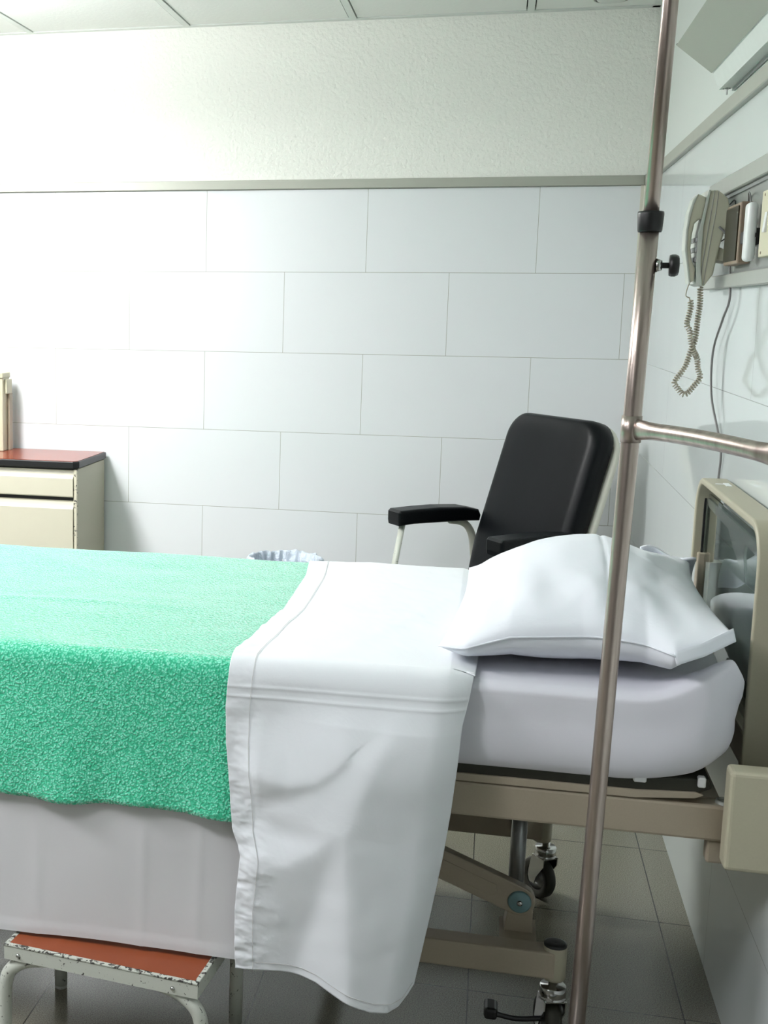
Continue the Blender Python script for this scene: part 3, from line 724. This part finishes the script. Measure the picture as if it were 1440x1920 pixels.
# flattened brace to a second upright
b0 = pp(1.157); b1 = Vector((-0.128, -3.06, 1.150))
bm = B(); pts = []; fl = []; rr = []
for k in range(25):
    q = k / 24; p = b0.lerp(b1, q); p.z += 0.004 * math.sin(q * PI) 
    pts.append(p); e = abs(q - 0.5) * 2; w = max(0, (e - 0.62) / 0.38)
    fl.append((1.0 - 0.62 * w ** 1.2, 1.0 + 0.45 * w ** 1.5)); rr.append(0.0118)
tube(bm, pts, rr, 24, True, fl); br = link('brace', bm, M_pole, st)
bm = B(); lathe(bm, [(0.0128, -0.019), (0.0142, -0.019), (0.0145, 0.0), (0.0142, 0.019), (0.0128, 0.019)], b0, 32); link('brace_collar', bm, M_pole, br)
bm = B(); lathe(bm, [(0, 0), (0.011, 0.0), (0.0137, 0.003), (0.0137, 0.014), (0.0125, 0.016)], (b1.x - 0.002, b1.y, 1.08)); link('end_cap', bm, M_black, st)
bm = B(); tube(bm, [Vector((b1.x - 0.002, b1.y, 1.09)), Vector((b1.x + 0.012, b1.y, 1.75))], 0.0127, 24); link('second_upright', bm, M_pole, st)
bm = B(); lathe(bm, [(0, 0.0), (0.14, 0.0), (0.15, 0.006), (0.148, 0.014), (0.05, 0.03), (0.02, 0.036), (0.0, 0.036)], (-0.306, -2.82, 0), 48); link('stand_base', bm, M_cyl, st)

# ------------------------------------------------------------------ recliner chair
ch = thing('armchair', 'black vinyl armchair with cream metal frame behind the bed in the corner', 'chair', (-0.484, -0.579, 0), 3.755)
TN = 0.305; LEAN = math.atan(TN)
def back_surface(front, t, w, rad=0.10, h0=0.40, h1=1.0):
    """rounded slab in the chair's frame: x thickness direction, y width, height along the lean"""
    pts = []
    L = (h1 - h0) / math.cos(LEAN)
    out = [(-w + 0.02, 0), (-w - 0.0, 0.12)]
    for k in range(9): q = PI - k / 8 * PI / 2; out.append((-w + rad + rad * math.cos(q), L - rad + rad * math.sin(q)))
    for k in range(9): q = PI / 2 - k / 8 * PI / 2; out.append((w - rad + rad * math.cos(q), L - rad + rad * math.sin(q)))
    out += [(w, 0.12), (w - 0.02, 0)]
    return out, L
def lean_m(x0, z0): return Matrix.Translation((x0, 0, z0)) @ Matrix.Rotation(-LEAN, 4, 'Y')
out, L = back_surface(0, 0, 0.240, 0.085, 0.42, 0.995)
def cushion(out, tf, tb, crown, puffr=0.03):
    """cushion from an outline: rows of inset rings with rounded edge plus a crowned face"""
    t = bmesh.new(); n = len(out); c = Vector((0, sum(p[1] for p in out) / n))
    rings = []
    def ring(ins, x):
        r = []
        for (y, z) in out:
            d = Vector((y, z)) - c
            r.append(t.verts.new((x, c.x + d.x * (1 - ins / 0.232), c.y + d.y * (1 - ins / 0.30))))
        return r
    for k in range(7): q = k / 6 * PI / 2; rings.append(ring(puffr * (1 - math.sin(q)) * 0.6, -tb + puffr * (1 - math.cos(q)) * 0 + puffr * 0.5 * (math.sin(q)))) if False else None
    rings = [ring(0.01, -tb), ring(0.0, -tb + 0.008)]
    for k in range(9): q = k / 8 * PI / 2; rings.append(ring(puffr * (1 - math.cos(q)), tf - puffr + puffr * math.sin(q)))
    for ins, x in ((0.07, tf + crown * 0.5), (0.11, tf + crown * 0.8), (0.16, tf + crown), (0.215, tf + crown)): rings.append(ring(ins, x))
    for a, b in zip(rings, rings[1:]):
        for k in range(n): f = t.faces.new((a[k], a[(k + 1) % n], b[(k + 1) % n], b[k])); f.smooth = True
    t.faces.new(rings[0][::-1]); f = t.faces.new(rings[-1]); f.smooth = True
    bmesh.ops.recalc_face_normals(t, faces=t.faces[:]); return t
t = cushion(out, 0.0, 0.075, 0.006, 0.045); t.transform(lean_m(-0.070, 0.42))
bm = B(); merge(bm, t); link('backrest', bm, M_vinyl, ch, local=True)
out2, L2 = back_surface(0, 0, 0.252, 0.115, 0.42, 0.983)
t = cushion(out2, 0.012, 0.012, 0.0, 0.008); t.transform(lean_m(-0.158, 0.405)); bm = B(); merge(bm, t); o = link('back_shell', bm, M_white_paint, ch, local=True)
o['label'] = 'cream shell behind the black backrest'
bm = B(); box(bm, (-0.10, -0.235, 0.36), (0.42, 0.235, 0.45), 0.03, 4); link('seat', bm, M_vinyl, ch, local=True, smooth=True)
bm = B(); box(bm, (-0.10, -0.22, 0.335), (0.40, 0.22, 0.36), 0.004); link('seat_frame', bm, M_white_paint, ch, local=True)
for s in (-1, 1):
    y = s * 0.285
    bm = B()
    out = [(-0.155, 0.610), (-0.10, 0.612), (0.10, 0.611), (0.160, 0.606), (0.163, 0.62), (0.163, 0.650), (0.155, 0.658), (0.08, 0.662), (0.0, 0.664), (-0.10, 0.660), (-0.150, 0.650), (-0.160, 0.63)]
    prism(bm, out, 1, y - 0.042, y + 0.042, 0.010, 3); ar = link('armrest', bm, M_vinyl, ch, local=True)
    bm = B(); tube(bm, [(0.125, y, 0.615), (0.16, y, 0.42), (0.205, y, 0.012)], 0.012, 4, True, [(1.0, 1.6)] * 3); link('front_leg', bm, M_chip, ch, local=True)
    bm = B(); tube(bm, catmull([(-0.06, y, 0.612), (-0.115, y, 0.60), (-0.15, y, 0.56), (-0.165, y, 0.48), (-0.19, y, 0.30), (-0.25, y, 0.015)], 6), 0.013, 12); link('rear_leg', bm, M_white_paint, ch, local=True)
    bm = B(); tube(bm, [(-0.16, y * 0.8, 0.35), (0.16, y * 0.8, 0.35)], 0.011, 10); box(bm, (-0.17, min(y, y * 0.8), 0.34), (-0.15, max(y, y * 0.8), 0.36)); box(bm, (0.15, min(y, y * 0.8), 0.34), (0.17, max(y, y * 0.8), 0.36)); link('side_stretcher', bm, M_white_paint, ch, local=True)

# ------------------------------------------------------------------ bedside cabinet
cb = thing('bedside_cabinet', 'cream metal bedside cabinet with red brown top against the back wall', 'cabinet', (-2.3, -0.19, 0))
CX0, CX1, CY0, CY1 = -2.62, -1.93, -0.355, -0.015
bm = B(); box(bm, (CX0, CY0 + 0.016, 0.06), (CX1, CY1, 0.735), 0.002, 1); link('body', bm, M_cabs, cb)
bm = B(); prism(bm, [(CX0 - 0.006, CY0 + 0.01), (CX0 + 0.01, CY0 - 0.008), (CX1 - 0.012, CY0 - 0.008), (CX1 + 0.006, CY0 + 0.012), (CX1 + 0.006, CY1), (CX0 - 0.006, CY1)], 2, 0.738, 0.763, 0.003); tp = link('top_edge', bm, M_black, cb)
bm = B(); prism(bm, [(CX0, CY0 + 0.014), (CX0 + 0.014, CY0 - 0.002), (CX1 - 0.016, CY0 - 0.002), (CX1, CY0 + 0.016), (CX1, CY1 - 0.004), (CX0, CY1 - 0.004)], 2, 0.7625, 0.7645); link('top_panel', bm, M_wood, tp)
def lip_front(z0, z1):
    prof = [(CY0 + 0.016, z0), (CY0 - 0.002, z0), (CY0 - 0.004, z0 + 0.004), (CY0 - 0.004, z1 - 0.030), (CY0 + 0.006, z1 - 0.018), (CY0 + 0.010, z1 - 0.004), (CY0 + 0.008, z1), (CY0 + 0.016, z1)]
    b = B(); prism(b, prof, 0, CX0 + 0.008, CX1 - 0.014); return b
link('drawer', lip_front(0.632, 0.730), M_cab, cb)
link('door', lip_front(0.08, 0.618), M_cab, cb)
bm = B(); box(bm, (CX0 + 0.004, CY0 + 0.010, 0.615), (CX1 - 0.012, CY0 + 0.018, 0.634)); box(bm, (CX0 + 0.004, CY0 + 0.010, 0.728), (CX1 - 0.012, CY0 + 0.018, 0.738)); link('painted_gap_shade', bm, M_black, cb)  # black strips paint the shade in the gaps around the drawer
bm = B(); box(bm, (CX1 - 0.013, CY0 + 0.002, 0.06), (CX1 - 0.0008, CY0 + 0.018, 0.733), 0.001, 1); link('corner_post', bm, chipped('chipped cream paint', 0.40, rgb(205, 200, 180)), cb)
for x in (CX0 + 0.04, CX1 - 0.04):
    for y in (CY0 + 0.06, CY1 - 0.05):
        bm = B(); cyl(bm, (x, y, 0), (x, y, 0.06), 0.02, 16); link('foot', bm, M_black, cb)
# metal frame standing on the cabinet
fr = thing('metal_frame', 'beige metal frame with a pale inner panel standing on the red brown cabinet top', 'frame', (-2.45, -0.10, 0.7645))
FX1 = -2.302
bm = B(); box(bm, (FX1 - 0.018, -0.135, 0.7645), (FX1, -0.065, 1.052), 0.002, 1); link('upright', bm, M_beige_l, fr)
bm = B(); box(bm, (FX1 + 0.0005, -0.09, 0.7645), (FX1 + 0.011, -0.06, 0.985), 0.001, 1); link('hinge_strip', bm, M_beige_d, fr)
bm = B(); box(bm, (FX1 + 0.0005, -0.115, 0.985), (FX1 + 0.009, -0.06, 1.04), 0.001, 1); link('hinge_cover', bm, M_beige_l, fr)
bm = B(); box(bm, (-2.60, -0.14, 1.045), (FX1 + 0.002, -0.06, 1.066), 0.002, 1); link('top_rail', bm, M_beige_l, fr)
bm = B(); box(bm, (-2.60, -0.135, 0.7645), (-2.582, -0.065, 1.045), 0.002, 1); link('upright', bm, M_beige_l, fr)
bm = B(); box(bm, (-2.58, -0.085, 0.775), (FX1 - 0.035, -0.07, 1.040), 0.002, 1); ip = link('inner_panel', bm, M_white_pl, fr)
bm = B(); box(bm, (FX1 - 0.036, -0.13, 0.766), (FX1 - 0.028, -0.07, 1.035), 0.002, 1); link('inner_upright', bm, M_beige_l, fr)
bm = B(); box(bm, (-2.40, -0.088, 1.005), (FX1 - 0.037, -0.0845, 1.016)); link('catch', bm, M_brown, ip)

# ------------------------------------------------------------------ waste bin
BX, BYc = -1.150, -0.42
bn = thing('waste_bin', 'round white waste bin with a crumpled pale liner standing by the back wall', 'bin', (BX, BYc, 0))
bm = B(); lathe(bm, [(0, 0.0), (0.095, 0.0), (0.10, 0.01), (0.118, 0.433), (0.122, 0.438), (0.115, 0.438), (0.097, 0.015), (0, 0.015)], (BX, BYc, 0), 48); link('bucket', bm, M_bin, bn)
bm = B()
def liner(u, v):
    a = u * 2 * PI; 
    prof = [(0.0, 0.085, 0.20), (0.35, 0.098, 0.37), (0.6, 0.112, 0.448), (0.72, 0.120, 0.472), (0.82, 0.131, 0.462), (1.0, 0.137, 0.34)]
    r = interp([(p[0], p[1]) for p in prof], v); z = interp([(p[0], p[2]) for p in prof], v)
    r += 0.008 * fbm(math.cos(a) * 5, math.sin(a) * 5, v * 4) + 0.003 * math.sin(a * 23 + v * 7)
    z += 0.006 * fbm(math.cos(a) * 3, math.sin(a) * 3, 5) * (1 if v > 0.4 else 0.3)
    r += 0.035 * math.exp(-((math.atan2(math.sin(a + 0.25), math.cos(a + 0.25))) / 0.35) ** 2) * max(0, v - 0.55)
    return (BX + r * math.cos(a), BYc + r * math.sin(a), z)
grid(bm, 140, 36, liner); bmesh.ops.remove_doubles(bm, verts=bm.verts[:], dist=0.0002); o = link('liner', bm, M_liner, bn); solid(o, 0.001, 0)

# ------------------------------------------------------------------ step stool
rz = -math.atan2(0.115, 0.9934)
sto = thing('step_stool', 'low step stool with rust brown top and chipped white frame partly under the bed', 'stool', (-1.088, -2.761, 0), rz)
W_, D_, H_ = 0.183, 0.245, 0.200
bm = B()
box(bm, (-W_, -0.0, H_ - 0.028), (W_, 0.003, H_ - 0.001)); box(bm, (-W_, D_ - 0.003, H_ - 0.028), (W_, D_, H_ - 0.001))
box(bm, (-W_, 0.003, H_ - 0.028), (-W_ + 0.003, D_ - 0.003, H_ - 0.001)); box(bm, (W_ - 0.003, 0.003, H_ - 0.028), (W_, D_ - 0.003, H_ - 0.001))
fr_ = link('apron', bm, M_chip, sto, local=True)
bm = B()
def edge_strip(a, b, w=0.005):
    box(bm, a, b, 0.0015, 2)
edge_strip((-W_ - 0.0008, -0.0012, H_ - 0.003), (W_ + 0.0008, 0.008, H_ + 0.001)); edge_strip((-W_ - 0.0008, D_ - 0.008, H_ - 0.003), (W_ + 0.0008, D_ + 0.001, H_ + 0.001))
edge_strip((-W_ - 0.001, 0.008, H_ - 0.003), (-W_ + 0.008, D_ - 0.008, H_ + 0.001)); edge_strip((W_ - 0.008, 0.008, H_ - 0.003), (W_ + 0.001, D_ - 0.008, H_ + 0.001))
o = link('rim', bm, M_chipe, fr_, local=True)
bm = B(); grid(bm, 40, 20, lambda u, v: (-W_ + 0.007 + (2 * W_ - 0.014) * u, 0.007 + (D_ - 0.014) * v, H_ + 0.0004 + 0.0012 * math.exp(-((u - 0.24) / 0.04) ** 2) + 0.001 * math.exp(-((u - 0.74) / 0.05) ** 2)))
box(bm, (-W_ + 0.004, 0.004, H_ - 0.006), (W_ - 0.004, D_ - 0.004, H_ - 0.0015)); link('top', bm, M_mat, sto, local=True)
for x in (-W_ + 0.028, W_ - 0.045):
    bm = B(); lathe(bm, [(0, -0.003), (0.0025, -0.0025), (0.004, 0.0), (0.004, 0.001)], (x, -0.001, H_ - 0.017), 14, (0, 1, 0)); link('rivet', bm, M_chrome, fr_, local=True)
def leg_front(s):
    b = B(); tube(b, catmull([(s * (W_ - 0.085), 0.016, H_ - 0.022), (s * (W_ - 0.040), 0.016, H_ - 0.032), (s * (W_ - 0.008), 0.013, H_ - 0.052), (s * (W_ + 0.004), 0.012, H_ - 0.085), (s * (W_ + 0.006), 0.012, 0.05), (s * (W_ + 0.006), 0.012, 0.0)], 7), 0.0125, 18); return b
for s in (-1, 1):
    lg = link('leg', leg_front(s), M_chip, sto, local=True)
    bm = B(); cyl(bm, (s * (W_ - 0.003), D_ - 0.02, 0.006), (s * (W_ - 0.003), D_ - 0.02, H_ - 0.028), 0.0125, 20); lg = link('leg', bm, M_chip, sto, local=True)
    bm = B(); cyl(bm, (s * (W_ - 0.003), D_ - 0.02, 0.0), (s * (W_ - 0.003), D_ - 0.02, 0.008), 0.0118, 20); link('foot_cap', bm, M_chip, lg, local=True)

# ------------------------------------------------------------------ service panel on the right wall with its devices
sp = thing('service_panel', 'long grey aluminium service panel fixed on the right wall above the bed', 'wall panel', (0, -2.25, 1.49))
Y0p, Y1p, Z0p, Z1p = -3.0, -1.505, 1.374, 1.608
bm = B(); box(bm, (-0.006, Y0p, Z0p + 0.02), (0.0, Y1p - 0.0, Z1p - 0.02)); link('back_plate', bm, M_panel, sp)
for a, b in (((-0.018, Y0p, Z1p - 0.036), (0.0, Y1p, Z1p)), ((-0.018, Y0p, Z0p), (0.0, Y1p, Z0p + 0.028))):
    bm = B(); box(bm, a, b, 0.002, 1); link('frame_rail', bm, M_panel_f, sp)
bm = B(); box(bm, (-0.010, Y0p, Z1p - 0.044), (-0.0, Y1p - 0.01, Z1p - 0.037)); box(bm, (-0.0085, Y0p, Z0p + 0.0285), (-0.0, Y1p - 0.01, Z0p + 0.032)); link('groove', bm, M_cyl, sp)
bm = B(); box(bm, (-0.0065, -1.85, Z0p + 0.033), (-0.0, -1.72, Z0p + 0.075)); o = link('blanking_plate', bm, M_panel_f, sp)
# reader box behind the phone
rd = thing('call_unit', 'small brown wall unit with dark olive face between telephone and white handset', 'call unit', (-0.006, -1.93, 1.48))
bm = B(); box(bm, (-0.030, -2.012, 1.417), (-0.006, -1.86, 1.535), 0.003, 2); cs = link('casing', bm, M_brown, rd)
bm = B(); box(bm, (-0.0325, -2.004, 1.424), (-0.0298, -1.868, 1.528)); link('face', bm, M_olive, rd)
# white handset
hs = thing('call_handset', 'white rounded call handset in a black clip on the grey wall panel', 'handset', (-0.006, -2.09, 1.475))
bm = B(); box(bm, (-0.032, -2.108, 1.418), (-0.014, -2.066, 1.527), 0.0085, 4); link('body', bm, M_white_pl, hs, smooth=True)
bm = B(); box(bm, (-0.030, -2.062, 1.452), (-0.006, -2.03, 1.476), 0.003); box(bm, (-0.028, -2.062, 1.492), (-0.02, -2.045, 1.503), 0.002); box(bm, (-0.014, -2.09, 1.45), (-0.006, -2.04, 1.48)); link('clip', bm, M_black, hs)
bm = B(); box(bm, (-0.017, -2.1095, 1.462), (-0.013, -2.1075, 1.470)); link('button', bm, M_black, hs)
bm = B(); tube(bm, catmull([(-0.022, -2.07, 1.527), (-0.022, -2.05, 1.545), (-0.016, -2.0, 1.552), (-0.010, -1.97, 1.545), (-0.008, -1.96, 1.53)], 6), 0.0016, 8); link('lead', bm, M_cord, hs)
# switch plate
sw = thing('switch_plate', 'cream switch plate with a small lever on the grey wall panel', 'switch', (-0.006, -2.27, 1.48))
bm = B(); box(bm, (-0.020, -2.36, 1.422), (-0.006, -2.165, 1.540), 0.0025, 2); pl = link('plate', bm, M_cream_pl, sw)
bm = B(); prism(bm, [(-0.020, 1.465), (-0.024, 1.465), (-0.021, 1.500), (-0.020, 1.50)], 1, -2.225, -2.205); link('lever', bm, M_white_pl, sw)
for z in (1.430, 1.532):
    bm = B(); lathe(bm, [(0, -0.001), (0.0022, -0.0006), (0.003, 0.0004)], (-0.0203, -2.19, z), 12, (1, 0, 0)); link('screw', bm, M_brown, sw)

# ------------------------------------------------------------------ telephone
ph = thing('telephone', 'beige wall telephone with curled cord at the end of the grey wall panel', 'telephone', (-0.03, -1.73, 1.48))
base = [(-0.056, 1.574), (-0.042, 1.575), (-0.032, 1.568), (-0.021, 1.558), (-0.0165, 1.543), (-0.015, 1.512), (-0.024, 1.486), (-0.031, 1.457), (-0.039, 1.402), (-0.055, 1.378), (-0.070, 1.384), (-0.0725, 1.419), (-0.0735, 1.485), (-0.067, 1.523), (-0.062, 1.556)]
bm = B(); prism(bm, base, 1, -1.80, -1.69, 0.003); pb = link('body', bm, M_phone, ph)
bm = B(); prism(bm, [(-0.0600, 1.5755), (-0.056, 1.5755), (-0.0655, 1.50), (-0.0655, 1.42), (-0.0595, 1.378), (-0.071, 1.3825), (-0.0740, 1.419), (-0.0750, 1.485), (-0.0685, 1.523), (-0.064, 1.556)], 1, -1.8035, -1.6865, 0.001); link('front_cover', bm, M_phone_l, ph)
for r_ in range(4):
    for c_ in range(4):
        z = 1.474 - r_ * 0.0205; y = -1.791 + c_ * 0.022
        bm = B(); box(bm, (-0.0775, y - 0.007, z - 0.0055), (-0.073, y + 0.007, z + 0.0055), 0.002, 2); link('key', bm, M_cyl, pb)
bm = B(); prism(bm, [(-0.036, 1.432), (-0.006, 1.428), (-0.006, 1.455), (-0.014, 1.452), (-0.033, 1.460)], 1, -1.79, -1.68, 0.002); link('wall_bracket', bm, M_phone, ph)
bm = B(); tube(bm, catmull([(-0.048, -1.8005, 1.5745), (-0.052, -1.8005, 1.53), (-0.0585, -1.8005, 1.46), (-0.0625, -1.8005, 1.40), (-0.0625, -1.8005, 1.381)], 6), 0.0007, 5); tube(bm, catmull([(-0.040, -1.8003, 1.574), (-0.043, -1.8003, 1.53), (-0.050, -1.8003, 1.46), (-0.0555, -1.8003, 1.40), (-0.056, -1.8003, 1.380)], 6), 0.0006, 5); link('housing_seam', bm, M_cyl, pb)
hand = [(-0.079, 1.567), (-0.064, 1.560), (-0.066, 1.540), (-0.069, 1.517), (-0.076, 1.514), (-0.083, 1.507), (-0.0865, 1.484), (-0.0875, 1.456), (-0.084, 1.434), (-0.0755, 1.413), (-0.0755, 1.388), (-0.086, 1.383), (-0.092, 1.418), (-0.0985, 1.452), (-0.099, 1.494), (-0.096, 1.528), (-0.089, 1.555)]
bm = B(); prism(bm, hand, 1, -1.803, -1.758, 0.004, 3); hd = link('handset', bm, M_phone, ph)
bm = B(); prism(bm, [(-0.0795, 1.568), (-0.087, 1.545), (-0.0915, 1.522), (-0.0945, 1.494), (-0.094, 1.452), (-0.088, 1.418), (-0.083, 1.3825), (-0.0868, 1.3825), (-0.0928, 1.418), (-0.0993, 1.452), (-0.0998, 1.494), (-0.0968, 1.528), (-0.0898, 1.556)], 1, -1.8045, -1.7565, 0.0015); link('handset_shell', bm, M_phone_l, hd)
cp = [(-0.06, 1.376), (-0.058, 1.34), (-0.06, 1.307), (-0.062, 1.264), (-0.069, 1.24), (-0.078, 1.206), (-0.096, 1.175), (-0.091, 1.163), (-0.073, 1.147), (-0.055, 1.167), (-0.045, 1.184), (-0.051, 1.205), (-0.054, 1.225), (-0.065, 1.244), (-0.071, 1.264), (-0.075, 1.284), (-0.082, 1.296), (-0.079, 1.318), (-0.077, 1.334), (-0.079, 1.348)]
yo = [-1.775 - 0.006 * math.cos(i / 19 * PI * 2) - (0.010 if i > 12 else 0) for i in range(20)]
path = catmull([(p[0], yo[i], p[1]) for i, p in enumerate(cp)], 14)
cum = [0.0]
for a, b in zip(path, path[1:]): cum.append(cum[-1] + (b - a).length)
hel = []; turns = int(cum[-1] / 0.0056); seg = 11
side = Vector((0, 1, 0))
j = 0
for k in range(turns * seg + 1):
    s = k / (turns * seg) * cum[-1]
    while j < len(cum) - 2 and cum[j + 1] < s: j += 1
    q = (s - cum[j]) / max(1e-9, cum[j + 1] - cum[j]); p = path[j].lerp(path[j + 1], q); tn = (path[min(j + 2, len(path) - 1)] - path[max(j - 1, 0)]).normalized()
    side = (side - tn * side.dot(tn)).normalized(); nn = tn.cross(side); a = 2 * PI * k / seg
    hel.append(p + (side * math.cos(a) + nn * math.sin(a)) * 0.0050)
bm = B(); tube(bm, hel, 0.0016, 6)
tube(bm, catmull([hel[-1], (-0.080, -1.783, 1.353), (-0.087, -1.783, 1.357), (-0.0865, -1.782, 1.368), (-0.082, -1.78, 1.384)], 6), 0.0013, 8)
link('coiled_cord', bm, M_coil, ph)
lc = [(-0.034, -1.80, 1.50), (-0.012, -1.81, 1.47), (-0.011, -1.82, 1.42), (-0.010, -1.845, 1.352), (-0.012, -1.79, 1.307), (-0.012, -1.70, 1.238), (-0.012, -1.72, 1.148), (-0.008, -1.81, 1.077), (-0.006, -1.86, 1.038), (-0.0045, -1.85, 0.985), (-0.0045, -1.82, 0.93)]
bm = B(); tube(bm, catmull(lc, 10), 0.0024, 10); link('line_cord', bm, M_cord, ph)
bm = B(); tube(bm, catmull([(-0.017, -1.80, 1.545), (-0.010, -1.81, 1.553), (-0.008, -1.815, 1.54), (-0.008, -1.815, 1.51)], 6), 0.0013, 8); tube(bm, catmull([(-0.028, -1.79, 1.47), (-0.018, -1.80, 1.478), (-0.012, -1.81, 1.49)], 6), 0.0013, 8); link('loose_lead', bm, M_black, ph)

# ------------------------------------------------------------------ bed lamp on the right wall
lp = thing('wall_lamp', 'long white bed lamp with grey unlit diffuser high on the right wall', 'wall lamp', (0, -2.2, 1.86))
Ya, Yb = -2.85, -1.62
bm = B(); prism(bm, [(0.001, 1.806), (-0.030, 1.803), (-0.044, 1.838), (-0.048, 1.842), (-0.120, 1.903), (-0.10, 1.93), (0.001, 1.955)], 1, Ya, Yb, 0.002); hsn = link('housing', bm, M_lampw, lp)
bm = B(); prism(bm, [(-0.0475, 1.8385), (-0.124, 1.8995), (-0.122, 1.902), (-0.0455, 1.8415)], 1, Ya + 0.002, Yb - 0.004, 0.0005); link('diffuser', bm, M_diff, lp)
bm = B(); prism(bm, [(-0.0445, 1.8390), (-0.1245, 1.9020), (-0.1225, 1.9045), (-0.0425, 1.8415)], 1, Yb - 0.004, Yb + 0.001, 0.0003); link('diffuser_edge', bm, M_cyl, lp)
bm = B(); box(bm, (-0.004, Ya, 1.7995), (0.0, Yb - 0.01, 1.8055)); link('gap_strip', bm, M_cyl, hsn)  # grey strip along the dark gap between housing and wall
bm = B(); cyl(bm, (-0.016, Yb - 0.02, 1.806), (-0.016, Yb - 0.02, 1.790), 0.0022, 10); lathe(bm, [(0, 0), (0.004, 0), (0.004, 0.003), (0, 0.003)], (-0.016, Yb - 0.02, 1.8005), 12); link('pull_switch', bm, M_white_pl, lp)
bm = B()
for dx, dy in ((-0.022, -0.012), (-0.010, -0.018)): lathe(bm, [(0, -0.0008), (0.0018, -0.0004), (0.0022, 0.0006)], (dx, Yb + dy, 1.8035), 10)
link('screw_heads', bm, M_black, hsn)
